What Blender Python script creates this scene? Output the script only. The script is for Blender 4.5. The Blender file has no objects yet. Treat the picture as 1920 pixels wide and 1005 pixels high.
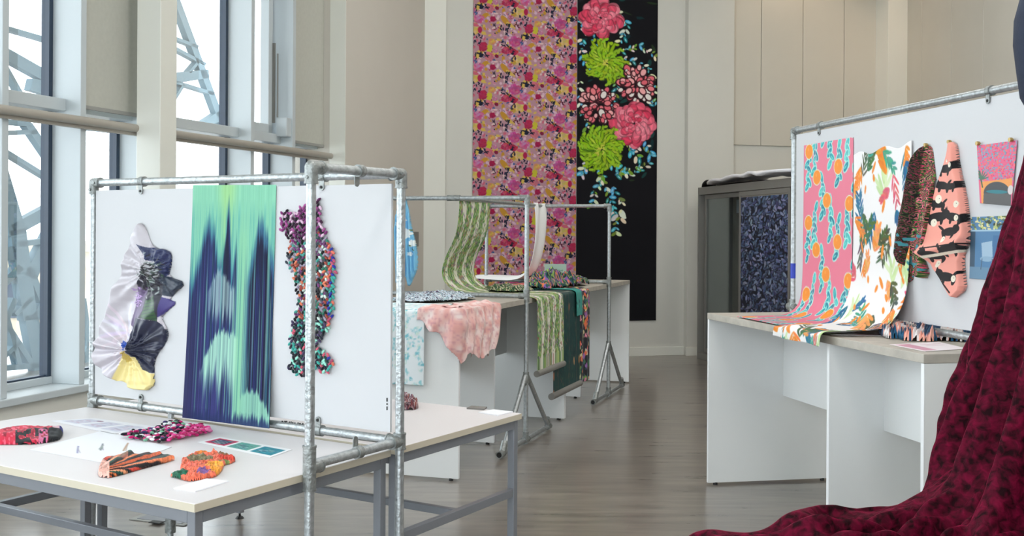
import bpy, math, random
import numpy as np
from mathutils import Vector, Matrix

# ------------------------------------------------------------------ camera, world, exposure
C = bpy.context.scene
COL = C.collection
F = 2150.0; CX = 960.0; CY = 434.0; H = 1.54; ROLL = 0.006
cam_d = bpy.data.cameras.new('camera'); cam = bpy.data.objects.new('camera', cam_d); COL.objects.link(cam)
cam_d.sensor_width = 36; cam_d.lens = 36 * F / 1920; cam_d.shift_x = 0; cam_d.shift_y = -(502.5 - CY) / 1920
cam_d.clip_end = 400; cam_d.clip_start = 0.05
cr, sr = math.cos(ROLL), math.sin(ROLL)
cam.matrix_world = Matrix(((cr, -sr, 0, 0), (0, 0, -1, 0), (sr, cr, 0, H), (0, 0, 0, 1)))
C.camera = cam
W = bpy.data.worlds.new('world'); C.world = W; W.use_nodes = True
bg = W.node_tree.nodes['Background']; bg.inputs[0].default_value = (0.965, 0.975, 1.0, 1); bg.inputs[1].default_value = 5.2
C.view_settings.view_transform = 'Standard'; C.view_settings.look = 'None'
C.view_settings.gamma = 1; C.view_settings.exposure = 0.06; C.view_settings.use_curve_mapping = False
C.cycles.use_denoising = True
C.cycles.max_bounces = 10; C.cycles.diffuse_bounces = 6; C.cycles.sample_clamp_indirect = 8

random.seed(4); RNG = np.random.default_rng(7)

# ------------------------------------------------------------------ pixel -> world helpers
def ray(px, py):
    a = (np.asarray(px, float) - CX) / F; b = -(np.asarray(py, float) - CY) / F
    return a * cr - b * sr, np.ones_like(a) , a * sr + b * cr
def on_z(px, py, z):
    x, y, w = ray(px, py); t = (z - H) / w
    return x * t, y * t, np.zeros_like(t) + z
def on_plane(px, py, P, N):
    x, y, w = ray(px, py)
    t = (P[0] * N[0] + P[1] * N[1] + (P[2] - H) * N[2]) / (x * N[0] + y * N[1] + w * N[2])
    return x * t, y * t, H + w * t

# ------------------------------------------------------------------ materials
def s2l(c):
    return tuple((v / 12.92 if v <= .04045 else ((v + .055) / 1.055) ** 2.4) for v in (x / 255 for x in c))
def mat(name, col, rough=.5, metal=0, noise=0, nscale=8, bump=0, bscale=60, spec=.5, sheen=0, stretch=None):
    m = bpy.data.materials.new(name); m.use_nodes = True; nt = m.node_tree; b = nt.nodes['Principled BSDF']
    c = s2l(col); b.inputs['Base Color'].default_value = (*c, 1)
    b.inputs['Roughness'].default_value = rough; b.inputs['Metallic'].default_value = metal
    b.inputs['Specular IOR Level'].default_value = spec
    if sheen: b.inputs['Sheen Weight'].default_value = sheen
    tc = nt.nodes.new('ShaderNodeTexCoord'); src = tc.outputs['Object']
    if stretch:
        mp = nt.nodes.new('ShaderNodeMapping'); mp.inputs['Scale'].default_value = stretch
        nt.links.new(src, mp.inputs[0]); src = mp.outputs[0]
    if noise:
        n = nt.nodes.new('ShaderNodeTexNoise'); n.inputs['Scale'].default_value = nscale; n.inputs['Detail'].default_value = 5
        r = nt.nodes.new('ShaderNodeValToRGB')
        r.color_ramp.elements[0].position = .3; r.color_ramp.elements[1].position = .7
        r.color_ramp.elements[0].color = (*[x * (1 - noise) for x in c], 1)
        r.color_ramp.elements[1].color = (*[min(1, x * (1 + noise)) for x in c], 1)
        nt.links.new(src, n.inputs[0]); nt.links.new(n.outputs[0], r.inputs[0]); nt.links.new(r.outputs[0], b.inputs['Base Color'])
    if bump:
        n = nt.nodes.new('ShaderNodeTexNoise'); n.inputs['Scale'].default_value = bscale; n.inputs['Detail'].default_value = 4
        k = nt.nodes.new('ShaderNodeBump'); k.inputs['Strength'].default_value = bump; k.inputs['Distance'].default_value = .01
        nt.links.new(src, n.inputs[0]); nt.links.new(n.outputs[0], k.inputs['Height']); nt.links.new(k.outputs[0], b.inputs['Normal'])
    return m
def print_mat(name, rough=.7, metal=0, sheen=0, spec=.3, weave=.08, wscale=400):
    m = mat(name, (200, 200, 200), rough, metal, 0, 8, weave, wscale, spec, sheen)
    a = m.node_tree.nodes.new('ShaderNodeAttribute'); a.attribute_name = 'Print'
    m.node_tree.links.new(a.outputs['Color'], m.node_tree.nodes['Principled BSDF'].inputs['Base Color'])
    return m

M_WALL = mat('painted plaster', (208, 207, 200), .8, 0, .015, 2, .05, 120)
M_WALLD = mat('painted side wall', (204, 199, 190), .85, 0, .015, 2)
M_PANEL = mat('wall boarding', (202, 198, 187), .7, 0, .02, 2)
M_WHITEPAINT = mat('white gloss trim', (224, 224, 216), .45, 0, .01, 3)
M_WIN = mat('window white powder coat', (190, 198, 202), .4, 0, .01, 3)
M_WINGREY = mat('window grey face', (150, 150, 146), .5, 0, .02, 4)
M_WINDARK = mat('window dark gasket', (42, 58, 78), .4, 0, .03, 4)
M_RAIL = mat('warm grey rail', (166, 160, 150), .45, 0, .02, 6)
M_BLIND = mat('blind fabric', (186, 186, 177), .9, 0, .03, 30, .05, 500)
M_GALV = mat('galvanised steel', (172, 177, 179), .34, .7, .22, 55, .35, 70)
M_GALVD = mat('galvanised fitting', (146, 150, 149), .45, .7, .25, 50, .5, 60)
M_BLACK = mat('black rubber', (16, 16, 17), .5, 0, .1, 20)
M_BOARD = mat('white foam board', (194, 195, 198), .6, 0, .006, 4)
M_TABLE = mat('table laminate', (219, 215, 217), .42, 0, .01, 3)
M_TEDGE = mat('table cream edging', (200, 191, 172), .5, 0, .02, 6)
M_TFRAME = mat('grey table steel', (128, 131, 138), .4, .25, .03, 10)
M_DESK = mat('white melamine', (228, 230, 230), .45, 0, .01, 3)
M_DESKE = mat('desk white edging', (236, 238, 240), .4, 0, .01, 3)
M_CONC = mat('grey laminate worktop', (176, 170, 160), .5, 0, .12, 14, .05, 80)
M_CAB = mat('grey cabinet metal', (126, 124, 120), .5, .1, .03, 6)
M_CABIN = mat('cabinet interior', (146, 140, 130), .8, 0, .03, 6)
M_PAPER = mat('white paper', (234, 235, 240), .7, 0, .01, 10)
M_WHITECLOTH = mat('white cotton', (236, 234, 238), .9, 0, .02, 20, .1, 200)
M_STEELBLUE = mat('outdoor blue steel', (106, 134, 148), .6, 0, .08, 3)
M_GROUND = mat('outdoor paving', (196, 196, 194), .9, 0, .1, 2)
M_STONE = mat('far building stone', (176, 164, 146), .9, 0, .1, 1)
M_CEIL = mat('ceiling white', (225, 224, 218), .9, 0, .01, 2)
M_PRINT = print_mat('printed paper', .55, 0, 0, .4, 0)
M_FABRIC = print_mat('printed fabric', .85, 0, .1, .2, .12)
M_SILK = print_mat('printed satin', .4, .05, .1, .5, .05)
M_YARN = print_mat('knitted yarn', .9, 0, .2, .2, .3, 300)

# floor: grey brown vinyl planks
def floor_mat():
    m = mat('vinyl plank floor', (112, 106, 100), .36, 0, 0, spec=.9); nt = m.node_tree; b = nt.nodes['Principled BSDF']
    b.inputs['Coat Weight'].default_value = .35; b.inputs['Coat Roughness'].default_value = .16
    tc = [n for n in nt.nodes if n.type == 'TEX_COORD'][0]
    mp = nt.nodes.new('ShaderNodeMapping'); mp.inputs['Rotation'].default_value = (0, 0, math.radians(12)); nt.links.new(tc.outputs['Object'], mp.inputs[0])
    br = nt.nodes.new('ShaderNodeTexBrick'); br.inputs['Scale'].default_value = 1; br.inputs['Brick Width'].default_value = 1.25
    br.inputs['Row Height'].default_value = .19; br.inputs['Mortar Size'].default_value = .0012; br.inputs['Mortar Smooth'].default_value = 1
    br.inputs['Color1'].default_value = (*s2l((124, 116, 108)), 1); br.inputs['Color2'].default_value = (*s2l((115, 107, 100)), 1)
    br.inputs['Mortar'].default_value = (*s2l((104, 97, 91)), 1)
    nt.links.new(mp.outputs[0], br.inputs[0])
    mp2 = nt.nodes.new('ShaderNodeMapping'); mp2.inputs['Rotation'].default_value = (0, 0, math.radians(12)); mp2.inputs['Scale'].default_value = (.9, 7, 1)
    nt.links.new(tc.outputs['Object'], mp2.inputs[0])
    n = nt.nodes.new('ShaderNodeTexNoise'); n.inputs['Scale'].default_value = 2.2; n.inputs['Detail'].default_value = 9; n.inputs['Roughness'].default_value = .65
    nt.links.new(mp2.outputs[0], n.inputs[0])
    mx = nt.nodes.new('ShaderNodeMix'); mx.data_type = 'RGBA'; mx.blend_type = 'OVERLAY'; mx.inputs[0].default_value = .9
    cr_ = nt.nodes.new('ShaderNodeValToRGB'); cr_.color_ramp.elements[0].position = .34; cr_.color_ramp.elements[1].position = .66; cr_.color_ramp.elements[0].color = (.33, .33, .33, 1); cr_.color_ramp.elements[1].color = (.66, .655, .64, 1)
    nt.links.new(n.outputs[0], cr_.inputs[0]); nt.links.new(br.outputs[0], mx.inputs[6]); nt.links.new(cr_.outputs[0], mx.inputs[7]); nt.links.new(mx.outputs[2], b.inputs['Base Color'])
    rr = nt.nodes.new('ShaderNodeMapRange'); rr.inputs[3].default_value = .24; rr.inputs[4].default_value = .34
    nt.links.new(n.outputs[0], rr.inputs[0]); nt.links.new(rr.outputs[0], b.inputs['Roughness'])
    return m
M_FLOOR = floor_mat()
def glass_mat():
    m = bpy.data.materials.new('window glass'); m.use_nodes = True; nt = m.node_tree; nt.nodes.clear()
    o = nt.nodes.new('ShaderNodeOutputMaterial'); t = nt.nodes.new('ShaderNodeBsdfTransparent'); g = nt.nodes.new('ShaderNodeBsdfGlossy')
    t.inputs[0].default_value = (.93, .97, .98, 1); g.inputs['Roughness'].default_value = .02
    lw = nt.nodes.new('ShaderNodeLayerWeight'); lw.inputs[0].default_value = .25
    mu = nt.nodes.new('ShaderNodeMath'); mu.operation = 'MULTIPLY'; mu.inputs[1].default_value = .35
    mx = nt.nodes.new('ShaderNodeMixShader'); nt.links.new(lw.outputs['Fresnel'], mu.inputs[0]); nt.links.new(mu.outputs[0], mx.inputs[0])
    nt.links.new(t.outputs[0], mx.inputs[1]); nt.links.new(g.outputs[0], mx.inputs[2]); nt.links.new(mx.outputs[0], o.inputs[0])
    return m
M_GLASS = glass_mat()
def velvet_mat():
    m = mat('crimson crushed velvet', (120, 8, 40),   .7, 0, 0, 8, 0, 40, .08); nt = m.node_tree; b = nt.nodes['Principled BSDF']
    tc = [n for n in nt.nodes if n.type == 'TEX_COORD'][0]
    n = nt.nodes.new('ShaderNodeTexNoise'); n.inputs['Scale'].default_value = 42; n.inputs['Detail'].default_value = 8; n.inputs['Distortion'].default_value = .5
    nt.links.new(tc.outputs['Object'], n.inputs[0])
    r = nt.nodes.new('ShaderNodeValToRGB'); e = r.color_ramp.elements
    e[0].position = .36; e[0].color = (.010, .0002, .002, 1); e[1].position = .80; e[1].color = (.15, .0018, .024, 1)
    nt.links.new(n.outputs[0], r.inputs[0]); nt.links.new(r.outputs[0], b.inputs['Base Color'])
    b.inputs['Sheen Weight'].default_value = .5; b.inputs['Sheen Roughness'].default_value = .3; b.inputs['Sheen Tint'].default_value = (.55, .012, .09, 1)
    k = nt.nodes.new('ShaderNodeBump'); k.inputs['Strength'].default_value = .6; k.inputs['Distance'].default_value = .012
    nt.links.new(n.outputs[0], k.inputs['Height']); nt.links.new(k.outputs[0], b.inputs['Normal'])
    return m
M_VELVET = velvet_mat()

# ------------------------------------------------------------------ objects
def tag(o, label=None, cat=None, group=None, kind=None):
    if label: o['label'] = label
    if cat: o['category'] = cat
    if group: o['group'] = group
    if kind: o['kind'] = kind
    return o
def empty(name, loc, label, cat, group=None):
    o = bpy.data.objects.new(name, None); COL.objects.link(o); o.location = loc; o.empty_display_size = .1
    return tag(o, label, cat, group)
def world_loc(o):
    v = Vector(o.location)
    while o.parent: o = o.parent; v += Vector(o.location)
    return v
def link_mesh(name, me, mats, parent, origin=None):
    o = bpy.data.objects.new(name, me)
    for m in (mats if isinstance(mats, (list, tuple)) else [mats]): me.materials.append(m)
    COL.objects.link(o); n = len(me.vertices); co = np.empty(n * 3, np.float32); me.vertices.foreach_get('co', co); co = co.reshape(-1, 3)
    if parent: base = np.array(world_loc(parent), np.float32); o.parent = parent; sub = base
    else:
        lo, hi = co.min(0), co.max(0); sub = np.array([(lo[0] + hi[0]) / 2, (lo[1] + hi[1]) / 2, lo[2]], np.float32) if origin is None else np.array(origin, np.float32)
        o.location = sub.tolist()
    me.vertices.foreach_set('co', (co - sub).ravel()); me.update()
    return o
class MB:
    def __init__(s): s.v = []; s.f = []; s.c = []
    def add(s, vs, fs, col=None):
        n = len(s.v); s.v += [tuple(map(float, p)) for p in vs]; s.f += [tuple(i + n for i in q) for q in fs]
        s.c += [col or (200, 200, 200)] * len(vs); return s
    def hexa(s, p, col=None):
        return s.add(p, [(0, 3, 2, 1), (4, 5, 6, 7), (0, 1, 5, 4), (1, 2, 6, 5), (2, 3, 7, 6), (3, 0, 4, 7)], col)
    def box(s, x0, x1, y0, y1, z0, z1, fr=None, col=None):
        p = [(x0, y0, z0), (x1, y0, z0), (x1, y1, z0), (x0, y1, z0), (x0, y0, z1), (x1, y0, z1), (x1, y1, z1), (x0, y1, z1)]
        if fr: p = [fr(*q) for q in p]
        return s.hexa(p, col)
    def prism(s, pts, vec, col=None):
        n = len(pts); a = [Vector(p) for p in pts]; b = [p + Vector(vec) for p in a]
        return s.add(a + b, [tuple(range(n))[::-1], tuple(range(n, 2 * n))] + [(i, (i + 1) % n, n + (i + 1) % n, n + i) for i in range(n)], col)
    def tube(s, p0, p1, r, n=16, r1=None, caps=True, col=None):
        return s.path([p0, p1], [r, r if r1 is None else r1], n, caps, col)
    def path(s, pts, r, n=12, caps=True, col=None):
        pts = [Vector(p) for p in pts]; k = len(pts); rs = r if isinstance(r, (list, tuple)) else [r] * k
        vs = []; prev = None
        for i, p in enumerate(pts):
            t = (pts[min(i + 1, k - 1)] - pts[max(i - 1, 0)]).normalized()
            if prev is None:
                a = t.cross(Vector((0, 0, 1)));
                if a.length < .1: a = t.cross(Vector((0, 1, 0)))
            else: a = prev - t * prev.dot(t)
            a.normalize(); prev = a; b = t.cross(a)
            for j in range(n):
                g = 2 * math.pi * j / n; vs.append(p + (a * math.cos(g) + b * math.sin(g)) * rs[i])
        fs = [(i * n + j, i * n + (j + 1) % n, (i + 1) * n + (j + 1) % n, (i + 1) * n + j) for i in range(k - 1) for j in range(n)]
        if caps: fs += [tuple(range(n))[::-1], tuple(range((k - 1) * n, k * n))]
        return s.add(vs, fs, col)
    def ball(s, c, r, n=12, m=8, axes=None, col=None):
        c = Vector(c); A = axes or [Vector((r, 0, 0)), Vector((0, r, 0)), Vector((0, 0, r))]
        vs = [c + A[2]]; 
        for i in range(1, m):
            a = math.pi * i / m
            for j in range(n):
                g = 2 * math.pi * j / n; vs.append(c + A[0] * (math.sin(a) * math.cos(g)) + A[1] * (math.sin(a) * math.sin(g)) + A[2] * math.cos(a))
        vs.append(c - A[2]); L = len(vs) - 1
        fs = [(0, 1 + j, 1 + (j + 1) % n) for j in range(n)]
        for i in range(m - 2):
            for j in range(n):
                a = 1 + i * n; fs.append((a + j, a + n + j, a + n + (j + 1) % n, a + (j + 1) % n))
        a = 1 + (m - 2) * n; fs += [(L, a + (j + 1) % n, a + j) for j in range(n)]
        return s.add(vs, fs, col)
    def build(s, name, m, parent=None, smooth=False, bevel=0, colored=False):
        me = bpy.data.meshes.new(name); me.from_pydata(s.v, [], s.f); me.update()
        if colored:
            at = me.color_attributes.new('Print', 'BYTE_COLOR', 'POINT')
            a = np.ones((len(s.v), 4), np.float32); a[:, :3] = np.array(s.c, np.float32) / 255; at.data.foreach_set('color_srgb', a.ravel())
        o = link_mesh(name, me, m, parent)
        if smooth:
            me.polygons.foreach_set('use_smooth', [True] * len(me.polygons)); me.set_sharp_from_angle(angle=math.radians(40))
        if bevel:
            b = o.modifiers.new('bevel', 'BEVEL'); b.width = bevel; b.segments = 2; b.limit_method = 'ANGLE'
        return o
def struct(o, label=None): o['kind'] = 'structure'; return o

def grid_mesh(name, P, colors, m, parent=None, mask=None, smooth=True, solid=0, label=None):
    """P (nv,nu,3) world points, colors (nv,nu,3) 0..255, mask (nv-1,nu-1) faces kept"""
    nv, nu = P.shape[:2]; idx = np.arange(nv * nu).reshape(nv, nu)
    q = np.stack([idx[:-1, :-1], idx[1:, :-1], idx[1:, 1:], idx[:-1, 1:]], -1).reshape(-1, 4)
    if mask is not None: q = q[mask.ravel()]
    used = np.unique(q); rm = np.full(nv * nu, -1); rm[used] = np.arange(len(used)); q = rm[q]
    co = P.reshape(-1, 3)[used]; cl = np.asarray(colors, float).reshape(-1, 3)[used]
    me = bpy.data.meshes.new(name); me.vertices.add(len(co)); me.vertices.foreach_set('co', co.astype(np.float32).ravel())
    me.loops.add(q.size); me.loops.foreach_set('vertex_index', q.astype(np.int32).ravel())
    me.polygons.add(len(q)); me.polygons.foreach_set('loop_start', np.arange(0, q.size, 4, dtype=np.int32))
    me.update(calc_edges=True); me.validate()
    at = me.color_attributes.new('Print', 'BYTE_COLOR', 'POINT'); a = np.ones((len(co), 4), np.float32); a[:, :3] = np.clip(cl / 255, 0, 1)
    at.data.foreach_set('color_srgb', a.ravel())
    me.polygons.foreach_set('use_smooth', [smooth] * len(me.polygons))
    o = link_mesh(name, me, m, parent)
    if solid:
        s = o.modifiers.new('thickness', 'SOLIDIFY'); s.thickness = solid; s.offset = 0
    return o

# ------------------------------------------------------------------ pattern drawing (printed designs held as mesh colours)
class Canvas:
    def __init__(s, w, h, bg, sc=1.0):
        s.sc = sc; s.w = int(w * sc); s.h = int(h * sc); s.a = np.empty((s.h, s.w, 3)); s.a[:] = bg
    def ell(s, cx, cy, rx, ry, ang, col, soft=.8, al=1):
        k = s.sc; cx, cy, rx, ry = cx * k, cy * k, max(rx * k, .4), max(ry * k, .4); R = max(rx, ry) + 2
        x0, x1 = int(max(0, cx - R)), int(min(s.w, cx + R + 1)); y0, y1 = int(max(0, cy - R)), int(min(s.h, cy + R + 1))
        if x0 >= x1 or y0 >= y1: return
        Y, X = np.mgrid[y0:y1, x0:x1]; dx, dy = X - cx, Y - cy; c, n = math.cos(ang), math.sin(ang)
        u, v = dx * c + dy * n, -dx * n + dy * c
        d = np.sqrt((u / rx) ** 2 + (v / ry) ** 2); e = (1 - d) * min(rx, ry) / soft
        a = np.clip(e + .5, 0, 1)[..., None] * al
        s.a[y0:y1, x0:x1] = s.a[y0:y1, x0:x1] * (1 - a) + np.array(col, float) * a
    def petal(s, x, y, l, w, ang, col, **k):   # ellipse growing from (x,y)
        s.ell(x + math.cos(ang) * l / 2, y + math.sin(ang) * l / 2, l / 2, w / 2, ang, col, **k)
    def line(s, x0, y0, x1, y1, w, col, **k):
        n = max(2, int(math.hypot(x1 - x0, y1 - y0) / max(w * .5, .5)))
        for i in range(n + 1): s.ell(x0 + (x1 - x0) * i / n, y0 + (y1 - y0) * i / n, w / 2, w / 2, 0, col, **k)
    def poly(s, pts, col):
        k = s.sc; p = np.array(pts) * k; x0, y0 = np.maximum(np.floor(p.min(0)).astype(int) - 1, 0); x1, y1 = np.minimum(np.ceil(p.max(0)).astype(int) + 2, (s.w, s.h))
        if x0 >= x1 or y0 >= y1: return
        Y, X = np.mgrid[y0:y1, x0:x1]; s.a[y0:y1, x0:x1][inside(X, Y, p)] = col
    def sample(s, x, y):
        k = s.sc; x = np.clip(np.asarray(x) * k, 0, s.w - 1.001); y = np.clip(np.asarray(y) * k, 0, s.h - 1.001)
        i, j = x.astype(int), y.astype(int); fx, fy = (x - i)[..., None], (y - j)[..., None]; A = s.a
        return (A[j, i] * (1 - fx) + A[j, i + 1] * fx) * (1 - fy) + (A[j + 1, i] * (1 - fx) + A[j + 1, i + 1] * fx) * fy
def inside(X, Y, p):
    r = np.zeros(X.shape, bool); n = len(p)
    for i in range(n):
        x0, y0 = p[i]; x1, y1 = p[(i + 1) % n]
        if y0 == y1: continue
        r ^= ((y0 > Y) != (y1 > Y)) & (X < (x1 - x0) * (Y - y0) / (y1 - y0) + x0)
    return r
def edge_dist(X, Y, p):
    d = np.full(X.shape, 1e9); n = len(p)
    for i in range(n):
        a = np.array(p[i], float); b = np.array(p[(i + 1) % n], float); e = b - a; L = (e ** 2).sum() + 1e-9
        t = np.clip(((X - a[0]) * e[0] + (Y - a[1]) * e[1]) / L, 0, 1)
        d = np.minimum(d, np.hypot(X - a[0] - e[0] * t, Y - a[1] - e[1] * t))
    return d
def chaikin(p, k=2):
    p = [tuple(q) for q in p]
    for _ in range(k):
        o = []
        for i in range(len(p)):
            a, b = p[i], p[(i + 1) % len(p)]
            o += [(a[0] * .75 + b[0] * .25, a[1] * .75 + b[1] * .25), (a[0] * .25 + b[0] * .75, a[1] * .25 + b[1] * .75)]
        p = o
    return p
def vnoise(X, Y, sx, sy, seed=0):
    r = np.random.default_rng(seed); T = r.random((64, 64)); x = X / sx; y = Y / sy
    i = np.floor(x).astype(int); j = np.floor(y).astype(int); fx = x - i; fy = y - j; fx = fx * fx * (3 - 2 * fx); fy = fy * fy * (3 - 2 * fy)
    g = lambda a, b: T[b % 64, a % 64]
    return (g(i, j) * (1 - fx) + g(i + 1, j) * fx) * (1 - fy) + (g(i, j + 1) * (1 - fx) + g(i + 1, j + 1) * fx) * fy
def relief(name, poly, mapper, colf, hf, m, parent=None, step=1.0, edge=4.0, smooth_poly=2, base=.002, solid=0):
    p = chaikin(poly, smooth_poly) if smooth_poly else poly
    q = np.array(p); x0, y0 = q.min(0) - step; x1, y1 = q.max(0) + step
    X, Y = np.meshgrid(np.arange(x0, x1 + step, step), np.arange(y0, y1 + step, step))
    d = edge_dist(X, Y, p); ins = inside(X, Y, p); fall = np.clip(d / edge, 0, 1); fall = np.sqrt(fall * (2 - fall))
    h = base + hf(X, Y) * np.where(ins, fall, 0)
    P = np.stack(mapper(X, Y, h), -1)
    Xc = (X[:-1, :-1] + X[1:, 1:]) / 2; Yc = (Y[:-1, :-1] + Y[1:, 1:]) / 2
    return grid_mesh(name, P, colf(X, Y), m, parent, inside(Xc, Yc, p), solid=solid)

# ------------------------------------------------------------------ room lights
def area(name, loc, size, power, color=(1, .99, .97), rot=(0, 0, 0), sy=None):
    l = bpy.data.lights.new(name, 'AREA'); l.energy = power * .45; l.color = color; l.size = size
    if sy: l.shape = 'RECTANGLE'; l.size_y = sy
    o = bpy.data.objects.new(name, l); COL.objects.link(o); o.location = loc; o.rotation_euler = rot
    return o
M_FILL = mat('fill panel glow', (255, 250, 240), .5)
M_FILL.node_tree.nodes['Principled BSDF'].inputs['Emission Color'].default_value = (1, .97, .92, 1)
M_FILL.node_tree.nodes['Principled BSDF'].inputs['Emission Strength'].default_value = 3
for i, (x, y, p) in enumerate([(0.2, 1.0, 150), (0.4, 5.5, 120), (1.0, 10.5, 90), (3.6, 4.0, 150), (3.9, 9.5, 90)]):  # unseen overhead panels, added to fill the room with light
    b = MB().box(x - .6, x + .6, y - .6, y + .6, 5.93, 5.985); f = b.build('fill_panel', M_FILL)
    tag(f, 'square white light panel set under the ceiling, ' + ['above the front tables', 'above the middle racks', 'before the floral banners', 'above the right counter', 'near the cabinet'][i], 'ceiling light', 'ceiling light panels')
    area('fill_area_light', (x, y, 5.92), 1.1, p)
for x, y in ((3.7, 14.35), (5.0, 13.9)):
    l = bpy.data.lights.new('warm_downlight', 'SPOT'); l.energy = 85; l.color = (1, .74, .52); l.spot_size = math.radians(95); l.spot_blend = .9; l.shadow_soft_size = .08
    o = bpy.data.objects.new('warm_downlight', l); COL.objects.link(o); o.location = (x, y, 5.9)

# ------------------------------------------------------------------ setting
HC = 6.0
struct(MB().box(-8.5, 7.5, -3, 16.5, -.12, 0).build('floor', M_FLOOR))
struct(MB().box(-8.5, 7.5, -3, 16.5, HC, HC + .2).build('ceiling', M_CEIL))
X0 = -5.52
def fw(t, n, z): return (X0 + .317 * t + .953 * n, t - .302 * n, z)
SILL = .458
FINS = [-1.7, -.25, .48, 1.2, 2.65, 3.37, 4.1, 5.1, 5.83, 6.55, 7.27, 7.985, 8.70, 10.155, 10.875, 11.59]
wl = MB()
wl.box(-3, 11.62, -.34, 0, 0, SILL - .05, fw)
wl.box(-3, 11.62, -.34, 0, 5.6, HC, fw)
struct(wl.build('wall_left', M_WALL))
sill = MB(); sill.box(-3, 11.60, -.33, .035, SILL - .05, SILL, fw)
struct(sill.build('trim_1', M_WIN, bevel=.006))
for i, (a, b) in enumerate(zip(FINS[:-1], FINS[1:])):
    w = MB()
    w.box(b - .028, b + .028, -.25, 0, SILL, 5.6, fw)
    if i == 0: w.box(a - .028, a + .028, -.25, 0, SILL, 5.6, fw)
    w.box(a + .028, b - .03, -.29, -.22, SILL, SILL + .05, fw)
    w.box(a + .028, b - .03, -.29, -.12, 2.36, 2.445, fw)
    w.box(a + .028, b - .03, -.29, -.22, 5.5, 5.6, fw)
    o = struct(w.build('window_%d' % (i + 1), M_WIN, bevel=.004))
    d = MB(); d.box(b - .065, b - .028, -.30, -.235, SILL + .05, 2.36, fw); d.box(b - .065, b - .028, -.30, -.235, 2.445, 5.5, fw)
    d.box(a + .028, a + .055, -.30, -.25, SILL + .05, 2.36, fw); d.box(a + .028, a + .055, -.30, -.25, 2.445, 5.5, fw)
    d.box(a + .05, b - .06, -.30, -.25, SILL + .05, SILL + .062, fw)
    d.build('gasket', M_WINDARK, o)
    g = MB(); g.box(a + .03, b - .03, -.275, -.268, SILL + .04, 2.37, fw); g.box(a + .03, b - .03, -.275, -.268, 2.43, 5.52, fw)
    g.build('glass_pane', M_GLASS, o)
# opening sash in the window next to the blind
s = MB(); a, b = 10.155, 10.875
s.box(b - .19, b - .12, -.25, -.16, 2.45, 5.5, fw); s.box(a + .03, b - .12, -.25, -.16, 2.45, 2.53, fw); s.box(a + .03, a + .08, -.25, -.2, 2.53, 5.5, fw)
sash = s.build('opening_sash', M_WIN, bpy.data.objects['window_14'], bevel=.004)
hd = MB(); hd.box(b - .128, b - .112, -.16, -.135, 2.55, 3.30, fw); hd.tube(fw(b - .117, -.11, 2.6), fw(b - .117, -.11, 3.2), .008, 8)
hd.build('opening_arm', M_CAB, sash)
ob = MB(); ob.box(b - .11, b - .01, -.13, -.015, 2.42, 2.60, fw)
tag(ob.build('window_actuator', M_WIN, bevel=.01), 'small white actuator box at the foot of the opening window', 'window motor')
# rail pipe across the windows
r = MB(); r.tube(fw(-3, .045, 2.286), fw(11.52, .045, 2.286), .03, 20); r.box(-3, 11.5, -.01, .03, 2.235, 2.262, fw)
struct(r.build('trim_2', M_RAIL, smooth=True))
# roller blinds
for (a, b, zb, lab) in ((7.985, 8.70, 2.385, 'wide grey roller blind hanging between the first window and white column'), (10.875, 11.59, 2.375, 'narrow grey roller blind hanging in the farthest window bay'), (4.1, 5.1, 2.4, 'grey roller blind in a window bay nearer than the photo edge')):
    if a < 5: continue
    q = MB(); q.box(a + .035, b - .035, -.06, -.055, zb + .02, 5.55, fw); o = q.build('roller_blind', M_BLIND)
    tag(o, lab, 'blind', 'roller blinds')
    q = MB(); q.box(a + .035, b - .035, -.068, -.047, zb, zb + .028, fw); q.build('bottom_bar', M_WINGREY, o, bevel=.003)
# square column standing before the windows
cB = MB()
def fc(u, n, z): x, y, _ = fw(8.49, n, z); return (x + .302 * u, y + .953 * u, z)
cB.box(0, .208, .05, .255, 0, HC, fc)
struct(cB.build('trim_3', M_WHITEPAINT, bevel=.006))
# side wall past the windows
P1 = (X0 + .2 + .317 * 11.5, 11.5); P2 = (-1.022 + .1, 13.57 + .31)
off = (-.953 * .7, .302 * .7)
w2 = MB().prism([(P1[0], P1[1], 0), (P2[0], P2[1], 0), (P2[0] + off[0], P2[1] + off[1], 0), (P1[0] + off[0], P1[1] + off[1], 0)], (0, 0, HC))
struct(w2.build('wall_side', M_WALLD))
def frt(n, d, z): return (P1[0] - .953 * n - .302 * d, P1[1] + .302 * n - .953 * d, z)
struct(MB().box(0, .172, 0, .012, 0, HC, frt).build('trim_20', M_WHITEPAINT))  # whiter facing added so the return face looks lit by the windows
# banner wall frame: k along the wall, n toward the room
QX, QY = -1.022, 13.57; EX, EY = .9656, .26
def fb(k, n, z): return (QX + EX * k + EY * n, QY + EY * k - EX * n, z)
struct(MB().box(-.4, 6.6, -.3, 0, 0, HC, fb).build('wall_back', M_WALL))
struct(MB().box(-.05, .222, 0, .06, 0, HC, fb).build('trim_4', M_WHITEPAINT, bevel=.004))
struct(MB().box(3.30, 3.93, 0, .10, 0, HC, fb).build('trim_5', M_WALL, bevel=.004))
bb = MB(); bb.box(.222, 3.30, 0, .018, 0, .11, fb); struct(bb.build('baseboard_back', M_WHITEPAINT, bevel=.003))
bb = MB(); bb.box(3.285, 3.94, .10, .118, 0, .11, fb); struct(bb.build('baseboard_pilaster', M_WHITEPAINT, bevel=.003))
def kpx(px, n=0):
    a = (px - CX) / F; return (a * (QY - EX * n) - QX - EY * n) / (EX - a * EY)
ks = [kpx(1344), kpx(1424), kpx(1502), kpx(1579), kpx(1640)]
for i in range(4):
    p = MB().box(ks[i] + .004, ks[i + 1] - .004, 0, .022, 2.66, HC, fb); struct(p.build('trim_%d' % (6 + i), M_PANEL, bevel=.004))
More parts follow.
